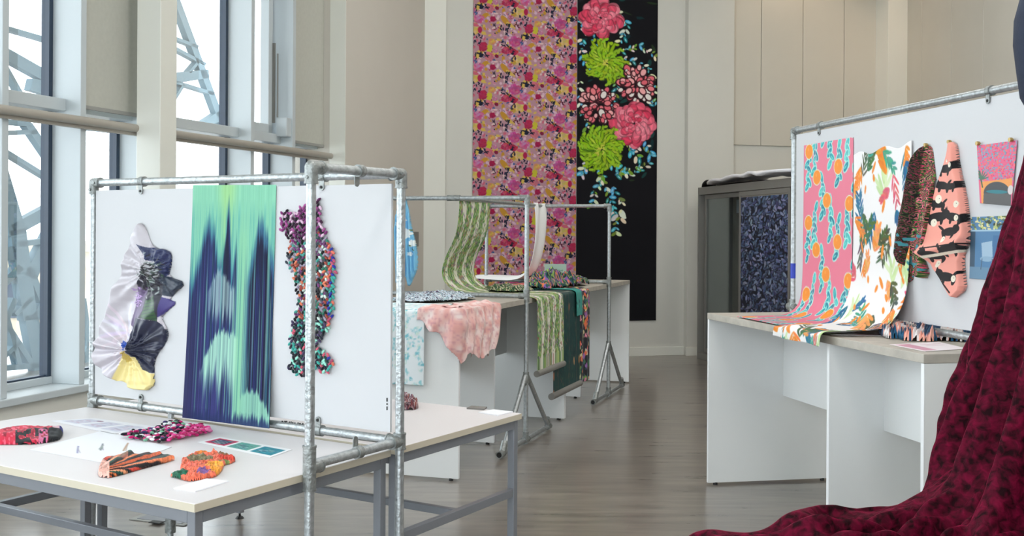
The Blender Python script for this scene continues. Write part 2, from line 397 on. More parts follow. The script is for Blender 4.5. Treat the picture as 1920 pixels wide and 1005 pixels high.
p = MB().box(6.0, 6.29, 0, .305, 0, HC, fb); struct(p.build('trim_10', M_WHITEPAINT, bevel=.004))
p = MB().box(6.29, 6.36, 0, .2, 0, HC, fb); struct(p.build('trim_11', M_WALL))
def frw(t, n, z): return (5.14 + .028 * (15.2 - t) - n, t, z)
struct(MB().box(-3, 15.6, -.3, 0, 0, HC, frw).build('wall_right', M_WALL))
ty = [14.95, 14.42, 13.52, 12.66, 11.82, 10.96, 10.1, 9.24]
for i in range(7):
    p = MB().box(ty[i + 1] + .005, ty[i] - .005, 0, .022, 2.66, HC, frw); struct(p.build('trim_%d' % (12 + i), M_PANEL, bevel=.004))
wr_ = MB(); wr_.box(1.4, 7.5, -3.3, -3, 0, HC); wr_.box(-8.5, 1.4, -3.3, -3, 4.4, HC); wr_.box(-8.5, 1.4, -3.3, -3, 0, .4); struct(wr_.build('wall_rear', M_WALL))
wr_ = MB(); [wr_.box(x_, x_ + .06, -3.2, -3.05, .4, 4.4) for x_ in (-8.2, -6.3, -4.4, -2.5, -.6, 1.3)]; struct(wr_.build('window_30', M_WIN)); MB().box(-8.2, 1.36, -3.14, -3.13, .4, 4.4).build('glass_pane', M_GLASS, bpy.data.objects['window_30'])
# floor outlet hatch under the first table
h = MB()
hx, hy, _ = on_z(np.array([242., 290., 392., 345.]), np.array([975., 957., 968., 987.]), 0)
hp = [(hx[i], hy[i], .001) for i in range(4)]
fh = h.prism(hp, (0, 0, .004)).build('floor_hatch', M_WINGREY)
tag(fh, 'square metal floor outlet hatch in the floor under the front tables', 'floor hatch')
cxm, cym = sum(hx) / 4, sum(hy) / 4
q = MB().prism([(cxm + (p[0] - cxm) * .8, cym + (p[1] - cym) * .8, .005) for p in hp], (0, 0, .002)).build('lid', M_TFRAME, fh)
q = MB().prism([(cxm - .03 + (p[0] - cxm) * .2, cym - .12 + (p[1] - cym) * .2, .0075) for p in hp], (0, 0, .004)).build('flap', M_BLACK, fh)

# ------------------------------------------------------------------ outside
struct(MB().box(-90, -3.2, -20, 120, -6.4, -6.2).build('ground_outside', M_GROUND), 'x')
# pale stone building far beyond the windows
bd = empty('far_building', (-14, 33, -6.2), 'pale stone building far off beyond the left window', 'building')
w = MB().box(-17, -11.2, 30, 36, -6.2, .95).build('wall', M_STONE, bd)
for i in range(5):
    for j in range(3):
        x = -16.7 + i * 1.1; MB().box(x, x + .5, 29.95, 30.05, -5.0 + j * 2.1, -3.8 + j * 2.1).build('window', M_WINDARK, bd)
MB().box(-17.2, -11.0, 29.8, 36.2, .95, 1.15).build('cornice', M_STONE, bd)
# blue-grey steel lattice outside: beams traced at their own plane 3.2 m beyond the glass
LN = (.953, -.302, 0); LP = fw(8, -3.4, 0)
lat = MB()
def beam(x0, y0, x1, y1, w, w1=None, d=.09):
    w1 = w1 or w; L = math.hypot(x1 - x0, y1 - y0); nx, ny = -(y1 - y0) / L, (x1 - x0) / L
    xs = [x0 + nx * w / 2, x1 + nx * w1 / 2, x1 - nx * w1 / 2, x0 - nx * w / 2]; ys = [y0 + ny * w / 2, y1 + ny * w1 / 2, y1 - ny * w1 / 2, y0 - ny * w / 2]
    a = on_plane(np.array(xs), np.array(ys), LP, LN); pts = [(a[0][i], a[1][i], a[2][i]) for i in range(4)]
    off = [v * d for v in (-.953, .302, 0)]; lat.prism(pts, off)
for bm in [(-60, 31, 98, 77, 8), (-60, 60, 100, 150, 22, 20), (60, 158, 120, 172, 22, 30), (10, 120, 46, 184, 6),
           (-30, 224, 58, 233, 9), (-40, 252, 70, 247, 9), (55, 234, 100, 300, 13), (-30, 258, 100, 338, 8),
           (8, 300, 34, 440, 4, 34), (26, 432, 100, 392, 22), (36, 458, 100, 450, 10), (34, 430, 58, 600, 30, 26), (58, 590, 84, 705, 24, 34),
           (100, 430, 58, 520, 16, 24), (-10, 480, 30, 474, 22, 26), (-20, 560, 40, 500, 14), (30, 560, 8, 610, 10), (12, 585, 40, 690, 8), (-30, 540, 66, 690, 10),
           (-30, 694, 110, 682, 10), (100, 540, 66, 600, 14), (-30, 705, 40, 640, 8), (56, 500, 110, 640, 12), (30, 590, 60, 560, 8),
           (325, -20, 440, 292, 11), (325, 70, 372, 88, 6), (325, 88, 386, 121, 6), (325, 147, 392, 138, 20, 16), (325, 152, 402, 176, 6), (346, 158, 322, 196, 5), (356, 136, 376, 112, 5),
           (318, 228, 372, 240, 10, 8), (366, 241, 425, 212, 6, 22),
           (98, 160, 330, 150, 14), (108, 682, 162, 688, 9), (158, 240, 215, 246, 6), (95, 300, 160, 243, 7), (212, 246, 328, 232, 7), (157, 690, 200, 560, 14), (157, 560, 175, 700, 10)]:
    beam(*bm)
tag(lat.build('steel_lattice', M_STEELBLUE), 'pale blue steel lattice of crossing beams outside the windows', 'steel structure')

# ------------------------------------------------------------------ front tables
C1 = (-.943, 3.426); AX, AY = -.835, .550; BX, BY = .493, .870
def ft(u, v, z): return (C1[0] + AX * u + BX * v, C1[1] + AY * u + BY * v, z)
TZ = .72
def make_table(v0, v1, label):
    x, y, _ = ft(.9, (v0 + v1) / 2, 0); t = empty('work_table', (x, y, 0), label, 'table')
    top = MB().box(0, 1.8, v0, v1, TZ - .027, TZ, ft).build('tabletop', M_TABLE, t, bevel=.003)
    e = MB()
    for a in ((-.0015, .0, v0, v1), (1.8, 1.8015, v0, v1)): e.box(*a, TZ - .0255, TZ - .0015, ft)
    for a in ((0, 1.8, v0 - .0015, v0), (0, 1.8, v1, v1 + .0015)): e.box(*a, TZ - .0255, TZ - .0015, ft)
    tag(e.build('edge_band', M_TEDGE, t), 'cream edging')
    f = MB(); z0, z1 = TZ - .067, TZ - .0275; i = .012
    f.box(i + .035, 1.8 - i - .035, v0 + i, v0 + i + .03, z0, z1, ft); f.box(i + .035, 1.8 - i - .035, v1 - i - .03, v1 - i, z0, z1, ft)
    f.box(i, i + .03, v0 + i + .035, v1 - i - .035, z0, z1, ft); f.box(1.8 - i - .03, 1.8 - i, v0 + i + .035, v1 - i - .035, z0, z1, ft)
    f.build('apron', M_TFRAME, t, bevel=.002)
    for u in (i, 1.8 - i - .035):
        for v in (v0 + i, v1 - i - .035):
            l = MB().box(u, u + .035, v, v + .035, .03, z1, ft).build('leg', M_TFRAME, t, bevel=.003)
            c = Vector(ft(u + .0175, v + .0175, 0)); q = MB(); q.tube(c + Vector((0, 0, .012)), c + Vector((0, 0, .032)), .006, 8); q.tube(c, c + Vector((0, 0, .012)), .024, 16, .014)
            q.build('foot', M_BLACK, l, smooth=True)
    for u in (i + .003, 1.8 - i - .033):
        MB().box(u, u + .03, v0 + i + .035, v1 - i - .035, .35, .385, ft).build('stretcher', M_TFRAME, t, bevel=.002)
    vm = (v0 + v1) / 2; MB().box(i + .033, 1.8 - i - .033, vm - .015, vm + .015, .352, .383, ft).build('stretcher', M_TFRAME, t, bevel=.002)
    return t
make_table(0, 1.0, 'white topped table on grey steel legs in front of the tall display board')
make_table(1.037, 2.01, 'white topped table on grey steel legs behind the tall display board')

# ------------------------------------------------------------------ galvanised pipe frames
PR = .0168; FR = .0225
def vadd(a, b, k=1): return tuple(a[i] + b[i] * k for i in range(3))
def pipe(p, a, b, r=PR, name='rail'): return MB().tube(a, b, r, 20).build(name, M_GALV, p, smooth=True)
def fit(p, c, dirs, name='elbow_joint', L=.05, r=FR, screw=True):
    """cast fitting at corner c reaching along each dir"""
    m = MB(); c = Vector(c)
    for d in dirs:
        d = Vector(d).normalized(); m.tube(c - d * .003, c + d * L, r, 20); m.tube(c + d * (L - .006), c + d * (L + .001), r * 1.08, 20)
    m.ball(c, r, 16, 10)
    if screw:
        for d in dirs:
            d = Vector(d).normalized(); s = Vector((-.45, -.89, 0)); s = (s - d * s.dot(d)).normalized(); q = c + d * L * .62
            m.tube(q + s * r * .9, q + s * (r + .005), .006, 8)
    return m.build(name, M_GALVD, p, smooth=True)
def tee(p, c, axis, side, name='tee_joint', L=.045):
    m = MB(); c = Vector(c); a = Vector(axis).normalized(); m.tube(c - a * L, c + a * L, FR, 20)
    m.tube(c - a * (L + .001), c - a * (L - .006), FR * 1.08, 20); m.tube(c + a * (L - .006), c + a * (L + .001), FR * 1.08, 20)
    for s in side:
        s = Vector(s).normalized(); m.tube(c, c + s * .055, FR, 20); m.tube(c + s * .05, c + s * .056, FR * 1.08, 20)
    return m.build(name, M_GALVD, p, smooth=True)
def collar(p, c, axis, name='coupling', L=.03):
    m = MB(); c = Vector(c); a = Vector(axis).normalized(); m.tube(c - a * L, c + a * L, FR, 20)
    return m.build(name, M_GALVD, p, smooth=True)
def clip(p, c, axis, down, front):
    """lug ring round a rail with an eye tab pointing down (or up)"""
    m = MB(); c = Vector(c); a = Vector(axis).normalized(); f = Vector(front).normalized(); d = Vector((0, 0, -1 if down else 1))
    m.tube(c - a * .014, c + a * .014, FR, 20)
    w, t, Lg = .0135, .004, .056; o = c + f * (PR * .6)
    pts = [o - a * w + d * .012, o + a * w + d * .012]
    arc = [o + d * (Lg - w) + a * (w * math.cos(g)) + d * (w * math.sin(g)) for g in [math.pi * k / 8 for k in range(9)]]
    m.prism([pts[0], pts[1]] + arc, f * t)
    r = m.build('board_clip', M_GALVD, p, smooth=True)
    s = MB(); h = o + d * (Lg - w) + f * t; s.tube(h, h + f * .003, .006, 12); s.build('bolt', M_BLACK, r, smooth=True)
    return r
NB = (-.550, -.835, 0); A3 = (AX, AY, 0); B3 = (-BX, -BY, 0); DN = (0, 0, -1); UP = (0, 0, 1)
ZT, ZB = 1.752, .752
def fx(u, v, z): return ft(u, v, z)
pB, pL, pN = (-.03, 1.018), (1.785, 1.018), (-.026, .50)
x, y, _ = ft(.8, 1.0, 0)
fr1 = empty('pipe_rack', (x, y, 0), 'galvanised pipe frame clamped around the near table corner and holding the white display board', 'pipe frame')
for q in (pB, pL, pN):
    o = pipe(fr1, ft(*q, 0.0), ft(*q, ZT), name='post'); MB().tube(ft(*q, 0), ft(*q, .012), .045, 20).build('base_flange', M_GALVD, o, smooth=True)
pipe(fr1, ft(*pB, ZT), ft(*pL, ZT)); pipe(fr1, ft(*pB, ZT + .0), ft(*pN, ZT))
pipe(fr1, ft(*pB, ZB), ft(*pL, ZB)); pipe(fr1, ft(*pB, ZB), ft(*pN, ZB))
fit(fr1, ft(*pN, ZT), [DN, (BX, BY, 0)], L=.055); fit(fr1, ft(*pB, ZT), [DN, A3, B3], L=.052); fit(fr1, ft(*pL, ZT), [DN, (-AX, -AY, 0)], L=.05)
tee(fr1, ft(*pN, ZB - .01), UP, [(BX, BY, 0)], L=.075); tee(fr1, ft(*pB, ZB), UP, [A3, B3], L=.03); tee(fr1, ft(*pL, ZB), UP, [(-AX, -AY, 0)], L=.03)
pipe(fr1, ft(1.245, 1.018, 0), ft(1.245, 1.018, ZB), r=.0135, name='support_post'); collar(fr1, ft(1.245, 1.018, .25), UP, L=.03)
def upx(px, py, z):   # u along the rail for an image column
    X, Y, Z = on_plane(px, py, ft(*pB, 0), NB); return ((X - C1[0]) * AX + (Y - C1[1]) * AY - 1.018 * (AX * BX + AY * BY)) / (AX ** 2 + AY ** 2)
for px, py, z, dn in ((268, 340, ZT, 1), (607, 330, ZT, 1), (268, 758, ZB, 0), (600, 806, ZB, 0)):
    clip(fr1, ft(float(upx(px, py, z)), 1.018, z), A3, dn, NB)
for z, dn in ((ZT, 1), (ZB, 0)):
    clip(fr1, ft(-.028, .765, z), (BX, BY, 0), dn, (-.87, .49, 0))
bo = MB().box(.012, 1.762, 1.012, 1.024, .781, 1.717, ft).build('display_board', M_BOARD, bevel=.001)
tag(bo, 'large white foam board hung in the pipe frame over the left tables', 'display board', 'white display boards')
BP = ft(0, 1.012, 0)
def bp(px, py, h=0):
    x, y, w = ray(px, py); t = ((BP[0] + NB[0] * h) * NB[0] + (BP[1] + NB[1] * h) * NB[1]) / (x * NB[0] + y * NB[1]); return x * t, y * t, H + w * t
def bp0(px, py, h=0):
    X, Y, Z = bp(px, py, 0); return X + NB[0] * h, Y + NB[1] * h, Z
# cropped black lettering at the foot and right edge of the board
m = MB()
for a, b, c, d in ((528, 789, 531, 793), (533, 789, 539, 791), (535, 790, 537, 797), (542, 790, 544, 799), (545, 790, 547, 795), (548, 791, 550, 800), (552, 792, 554, 801), (558, 792, 560, 801), (561, 793, 564, 796), (565, 795, 569, 797), (567, 793, 569, 802),
                   ):
    xs, ys, zs = bp(np.array([a, c, c, a], float), np.array([b, b, d, d], float), .0005); m.prism([(xs[i], ys[i], zs[i]) for i in range(4)], (NB[0] * .0006, NB[1] * .0006, 0))
m.build('lettering', M_BLACK, bo)
m = MB()
for a, b, c, d in ((724.5, 746, 727, 753), (724.5, 756, 727, 759), (724.5, 762, 727, 769)):
    xs, ys, zs = bp(np.array([a, c, c, a], float), np.array([b, b, d, d], float), .0005); m.prism([(xs[i], ys[i], zs[i]) for i in range(4)], (NB[0] * .0006, NB[1] * .0006, 0))
m.build('lettering', M_BLACK, bo)

# middle pipe rack: two goal frames joined by a long pipe
DD = (.302, .953, 0); NN = (-.953, .302, 0)
def fr(p, k, z): return (p[0] + NN[0] * k, p[1] + NN[1] * k, z)
rk = empty('pipe_rack', (.5, 9.5, 0), 'galvanised pipe rack of two linked frames standing on triangular feet beside the counters', 'pipe frame')
F2 = (.108, 8.325); F3 = (.912, 10.75); T2, L2 = 1.785, 1.072
def foot(p, c):
    a = vadd((c[0], c[1], .03), DD, -.585); b = vadd((c[0], c[1], .03), DD, .62); ap = (c[0], c[1], .49)
    pipe(p, a, b, r=.0165, name='foot_bar'); pipe(p, vadd(a, DD, .05), vadd(ap, DD, -.03), r=.0185, name='brace'); pipe(p, vadd(b, DD, -.02), vadd(ap, DD, .03), r=.0165, name='brace')
    m = MB(); m.tube(vadd(ap, DN, .05), vadd(ap, UP, .03), FR, 20)
    m.tube(vadd(ap, DD, -.01), vadd(vadd(ap, DD, -.06), DN, .05), FR, 16); m.tube(vadd(ap, DD, .01), vadd(vadd(ap, DD, .06), DN, .05), FR, 16); m.build('swivel_joint', M_GALVD, p, smooth=True)
    tee(p, (c[0], c[1], .03), DD, [UP]); 
    m = MB(); m.tube(vadd(a, DD, -.03), vadd(a, DD, .05), FR * 1.1, 20); m.tube(vadd(vadd(a, DD, .035), UP, 0), vadd(vadd(a, DD, .09), UP, .07), FR, 16); q = m.build('swivel_joint', M_GALVD, p, smooth=True)
    MB().tube(vadd(a, DD, -.032), vadd(a, DD, -.0295), FR * .8, 16).build('hole', M_BLACK, q)
    m = MB(); m.tube(vadd(b, DD, -.05), vadd(b, DD, .02), FR * 1.05, 20); m.tube(vadd(b, DD, -.02), vadd(vadd(b, DD, -.055), UP, .07), FR, 16); m.build('swivel_joint', M_GALVD, p, smooth=True)
for P, K, lowk in ((F2, 1.6, 1.6), (F3, 1.215, 1.215)):
    for k in (0, K):
        pipe(rk, fr(P, k, .0), fr(P, k, T2), name='post')
    pipe(rk, fr(P, 0, T2), fr(P, K, T2)); pipe(rk, fr(P, 0, L2), fr(P, K, L2))
    fit(rk, fr(P, 0, T2), [DN, NN]); fit(rk, fr(P, K, T2), [DN, (-NN[0], -NN[1], 0)])
    tee(rk, fr(P, 0, L2), UP, [NN]); tee(rk, fr(P, K, L2), UP, [(-NN[0], -NN[1], 0)])
foot(rk, F2); foot(rk, F3); foot(rk, fr(F2, 1.6, 0)[:2])
k2, k3 = .5677, .65
pipe(rk, fr(F2, k2, T2), fr(F3, k3, T2), name='link_rail'); collar(rk, fr(F2, k2, T2), NN, L=.05); collar(rk, fr(F2, k2 - .03, L2), NN, L=.05); tee(rk, fr(F3, k3, T2), NN, [(-DD[0], -DD[1], 0)], L=.035)
# loose mount: mid tee of frame two near foot shows bolts

# right pipe frame with its board
G0 = (1.682, 6.849); GD = (.1753, -.9845, 0); GN = (-.9845, -.1753, 0)
def gf(s, n, z): return (G0[0] + GD[0] * s + GN[0] * n, G0[1] + GD[1] * s + GN[1] * n, z)
fr4 = empty('pipe_rack', gf(1.2, 0, 1.06), 'galvanised pipe frame standing on the right counter around the fabric display', 'pipe frame')
G1 = 2.42; GT = 2.151; GB = 1.090
for s in (0, G1): pipe(fr4, gf(s, 0, 1.052), gf(s, 0, GT), name='post')
pipe(fr4, gf(0, 0, GT), gf(G1, 0, GT)); pipe(fr4, gf(0, 0, GB), gf(G1, 0, GB))
fit(fr4, gf(0, 0, GT), [DN, GD]); fit(fr4, gf(G1, 0, GT), [DN, (-GD[0], -GD[1], 0)]); tee(fr4, gf(0, 0, GB + .01), UP, [GD, (-GD[0],-GD[1],0)], L=.045); tee(fr4, gf(G1, 0, GB + .01), UP, [(-GD[0], -GD[1], 0)], L=.04)
for s in (.36, 2.0): clip(fr4, gf(s, 0, GT), GD, 1, GN)
MB().tube(gf(0, 0, 1.27), gf(0, 0, 1.36), PR + .001, 20).build('tape', mat('blue tape', (40, 60, 170), .5, 0, .05, 20), fr4, smooth=True)
bo2 = MB().box(.045, 2.38, -.006, .006, 1.118, 2.124, gf).build('display_board', M_BOARD, bevel=.001)
tag(bo2, 'large white foam board with fabrics pinned to it above the right counter', 'display board', 'white display boards')
def gp0(px, py, h=0):
    q = gf(0, .006, 0); x, y, w = ray(px, py); t = (q[0] * GN[0] + q[1] * GN[1]) / (x * GN[0] + y * GN[1])
    return x * t + GN[0] * h, y * t + GN[1] * h, H + w * t

# ------------------------------------------------------------------ counters
DZ = 1.05
def make_counter(O, U, N, length, depth, panels, modesty, label, group=None):
    """O corner on the aisle side, U along, N inward; panels [(s,setback)]; modesty [(s0,s1,n,z0)]"""
    def f(s, n, z): return (O[0] + U[0] * s + N[0] * n, O[1] + U[1] * s + N[1] * n, z)
    x, y, _ = f(length / 2, depth / 2, 0); t = empty('counter', (x, y, 0), label, 'counter', group)
    MB().box(0, length, 0, depth, DZ - .038, DZ, f).build('worktop', M_CONC, t, bevel=.002)
    for s, sb in panels:
        p = MB().box(s, s + .022, sb, depth - .01, .014, DZ - .0385, f).build('side_panel', M_DESK, t, bevel=.0015)
        MB().box(s - .0004, s + .0224, sb - .0015, sb + .0, .015, DZ - .039, f).build('edge_band', M_DESKE, p)
        q = MB()
        for n in (sb + .05, depth - .1): q.tube(f(s + .011, n, 0), f(s + .011, n, .016), .014, 12)
        q.build('glide', M_BLACK, p)
    for s0, s1, n, z0 in modesty: MB().box(s0, s1, n, n + .018, z0, DZ - .039, f).build('modesty_panel', M_DESK, t, bevel=.001)
    return t, f
cR, rf = make_counter((1.197, 7.01), (.2021, -.9794), (.9794, .2021), 2.39, .86, [(0, .004), (1.55, .004), (2.366, .004)], [(.022, 1.55, .49, .535), (1.572, 2.366, .29, .59)],
    'white sided counter with grey worktop at the right under the fabric display')
U_L = (.3113, .9503); N_L = (-.9503, .3113); O1 = (-.319, 7.051)
c1, lf = make_counter(O1, U_L, N_L, 2.45, .86, [(0, .004), (1.215, .193), (2.426, .004)], [(.022, 1.215, .5, .535), (1.237, 2.426, .5, .535)],
    'white sided counter in the left row nearest the front tables, under the pink cloth')
O2 = (O1[0] + U_L[0] * 2.454, O1[1] + U_L[1] * 2.454)
c2 = c1.copy(); COL.objects.link(c2); c2.location = (c1.location[0] + U_L[0] * 2.454, c1.location[1] + U_L[1] * 2.454, 0)
c2['label'] = 'white sided counter in the left row farthest away, ending before the black floral banner'
for ch in list(c1.children):
    d = ch.copy(); COL.objects.link(d); d.parent = c2
    for g in ch.children: e = g.copy(); COL.objects.link(e); e.parent = d

# ------------------------------------------------------------------ sliding door cabinet
KU = (.1772, -.9842); KN = (.9842, .1772)
def kf(s, n, z): return (2.275 + KU[0] * s + KN[0] * n, 14.05 + KU[1] * s + KN[1] * n, z)
kx, ky, _ = kf(1.6, .25, 0); cab = empty('display_cabinet', (kx, ky, 0), 'tall grey cabinet with sliding doors against the far right wall', 'cabinet')
m = MB(); m.box(0, 3.2, 0, .5, 2.0, 2.09, kf); m.box(0, 3.2, .0, .5, .0, .08, kf); m.box(0, .03, .0, .5, .08, 2.0, kf); m.box(3.17, 3.2, 0, .5, .08, 2.0, kf); m.box(0, 3.2, .48, .5, .08, 2.0, kf)
m.build('carcass', M_CAB, cab, bevel=.003)
MB().box(1.3, 3.17, .05, .479, 1.0, 1.02, kf).build('shelf', M_CABIN, cab); MB().box(.03, 1.25, .44, .478, .08, 2.0, kf).build('back_lining', M_CABIN, cab)
def sdoor(s0, s1, n, inner, nm):
    d = MB(); w = .045
    d.box(s0, s0 + w, n, n + .03, .085, 1.995, kf); d.box(s1 - w, s1, n, n + .03, .085, 1.995, kf); d.box(s0 + w, s1 - w, n, n + .03, .085, .14, kf); d.box(s0 + w, s1 - w, n, n + .03, 1.945, 1.995, kf)
    o = d.build('door', M_CAB, cab, bevel=.002); MB().box(s0 + w, s1 - w, n + .012, n + .018, .14, 1.945, kf).build(nm, inner, o); return o
d1 = sdoor(.12, 1.36, .045, M_GLASS, 'glass_pane'); k = kf(1.30, .04, 1.08); MB().ball(k, .012, 10, 6).build('knob', M_GALV, d1, smooth=True)
MB().box(.2, 1.28, .42, .435, 1.78, 1.94, kf).build('reflection_strip', M_WIN, cab)  # pale strip standing in for a window reflected in the door glass
d2 = sdoor(1.34, 2.70, .005, M_CABIN, 'panel')
# papers and dark bags on top of the cabinet
def crumple(name, f, s0, s1, n0, n1, z, hgt, m, label, cat, seed, parent=None, thick=.012):
    nu, nv = 26, 12; S, Nn = np.meshgrid(np.linspace(s0, s1, nu), np.linspace(n0, n1, nv)); zz = z + hgt * (.25 + vnoise(S * 10, Nn * 10, 2.2, 1.6, seed)) * np.abs(np.sin(np.pi * (S - s0) / (s1 - s0))) ** .4
    x, y, _ = f(S, Nn, 0); o = grid_mesh(name, np.stack([x, y, zz], -1), np.full((nv, nu, 3), 200), m, parent, solid=thick); return tag(o, label, cat)
crumple('paper_sheet', kf, .45, 3.1, -.05, .4, 2.125, .07, M_PAPER, 'long white paper sheets lying crumpled on the grey cabinet top', 'paper', 3, thick=.03)
crumple('black_bag', kf, .05, .44, .03, .4, 2.098, .07, M_BLACK, 'black plastic bag lying at the far end of the cabinet top', 'bag', 5)
crumple('black_folder', kf, .62, 1.9, -.0, .3, 2.098, .010, M_BLACK, 'flat black folder under the white paper on the cabinet', 'folder', 6)

# ------------------------------------------------------------------ printed designs
def jitter(base, d): return tuple(max(0, min(255, v + random.uniform(-d, d))) for v in base)
def floral_banner():
    cv = Canvas(196, 720, (190, 146, 158), 2); random.seed(11); DX, DY = 85, 51
    mot = []
    def add(x, y, fn): mot.append((x / 6.7, y / 6.7, fn))
    def rose(r, c1, c2):
        pet = []
        for k in range(22):
            g = random.uniform(0, 6.28); q = random.uniform(.0, .95) ** .6; t = random.random(); c = tuple((c1[i] * (1 - t) + c2[i] * t) * random.uniform(.84, 1.06) for i in range(3)); pet.append((math.cos(g) * r * q, math.sin(g) * r * q * .85, r * random.uniform(.22, .42), r * random.uniform(.12, .24), g + random.uniform(.9, 2.1), c))
        def f(x, y):
            cv.ell(x, y, r * .9, r * .75, .4, c1)
            for p in pet: cv.ell(x + p[0], y + p[1], p[2], p[3], p[4], p[5], soft=1.2)
        return f
    def rose_plain(r, c1, c2):
        def f(x, y):
            for k in range(11):
                a = k * .61; q_ = .45 + .3 * ((k * 7) % 5) / 4; cv.ell(x + math.cos(a) * r * q_, y + math.sin(a) * r * q_ * .85, r * .42, r * .27, a + .9, tuple(c1[i] * (1 - .45 * (k % 3) / 2) + c2[i] * .45 * (k % 3) / 2 for i in range(3)))
            cv.ell(x - r * .1, y, r * .4, r * .3, .6, tuple((c1[i] + c2[i]) / 2 for i in range(3))); cv.ell(x + r * .15, y + r * .1, r * .25, r * .12, 1.1, c1)
        return f
    def blob(rx, ry, c, a=0): return lambda x, y: cv.ell(x, y, rx, ry, a, c)
    def leaves(n, L, c, sp=5):
        offs = [(random.uniform(-sp, sp), random.uniform(-sp, sp), random.uniform(0, 3.1)) for _ in range(n)]
        def f(x, y):
            for ox, oy, a in offs: cv.ell(x + ox, y + oy, L, L * .42, a, c, soft=.6)
        return f
    mag, cri, cor, yel, mus, nav, blu, lil, gry = (196, 70, 132), (182, 38, 84), (214, 104, 128), (222, 186, 92), (204, 150, 56), (26, 34, 58), (58, 94, 150), (224, 184, 206), (120, 120, 130)
    rr = random.Random(3)
    for _ in range(150): add(rr.uniform(0, 570), rr.uniform(0, 590), blob(rr.uniform(2, 5), rr.uniform(1.2, 3), rr.choice([yel, lil, cor, mus, (232, 200, 200), (208, 140, 164), lil]), rr.uniform(0, 3)))
    for _ in range(70): add(rr.uniform(0, 570), rr.uniform(0, 590), blob(rr.uniform(1, 2.2), rr.uniform(.7, 1.2), rr.choice([nav, blu, cri, mus, gry]), rr.uniform(0, 3)))
    add(590, 430, blob(11, 5, mus, .9)); add(400, 190, blob(5, 9, (206, 196, 60), .2)); add(650, 480, blob(8, 3.5, yel, .6)); add(260, 270, blob(4, 8, yel, .3)); add(345, 380, blob(4, 7, mus, 1))
    add(430, 105, rose(7, (222, 150, 110), yel)); add(770, 310, rose(12, yel, (236, 206, 160))); add(850, 312, blob(4, 6, cri)); add(790, 255, blob(7, 3, cor, .2)); add(700, 350, rose(5, mus, yel))
    add(400, 290, rose(9, cor, (228, 140, 150))); add(270, 430, rose(9, (206, 92, 140), (226, 140, 160))); add(840, 180, rose(9, (210, 90, 150), lil)); add(470, 210, rose(5, (206, 110, 150), lil)); add(660, 385, rose(5, cri, lil))
    add(720, 95, rose(11, mag, (216, 120, 170))); add(605, 205, rose(8, cri, cor)); add(700, 222, rose(8, cri, (200, 60, 80))); add(315, 185, rose(8, (190, 52, 84), cri)); add(890, 500, rose(7, cri, (196, 60, 96))); add(440, 420, rose(6, (170, 30, 80), cri)); add(490, 285, rose(4, (110, 30, 60), cri))
    add(735, 500, leaves(5, 2.4, (90, 26, 56), 4)); add(820, 425, leaves(12, 2.6, nav, 9)); add(290, 280, leaves(5, 3.4, nav, 5)); add(590, 540, leaves(8, 3.2, nav, 8)); add(470, 510, leaves(6, 2.2, (60, 54, 70), 5))
    for x, y in ((460, 340), (560, 95), (630, 270), (235, 360), (715, 430), (800, 100)): add(x, y, leaves(2, 2.6, blu, 2))
    rr2 = random.Random(8)
    for _ in range(7): add(rr2.uniform(0, 570), rr2.uniform(0, 590), leaves(6, 2.5, nav, 5))
    for x, y, fn in mot:
        for i in range(-1, 4):
            for j in range(-4, 10):
                px, py = x + i * DX - 30, y - 170 + j * 88 + i * DY
                if -15 < px < 211 and -15 < py < 735: fn(px, py)
    cv.a *= .92
    return cv
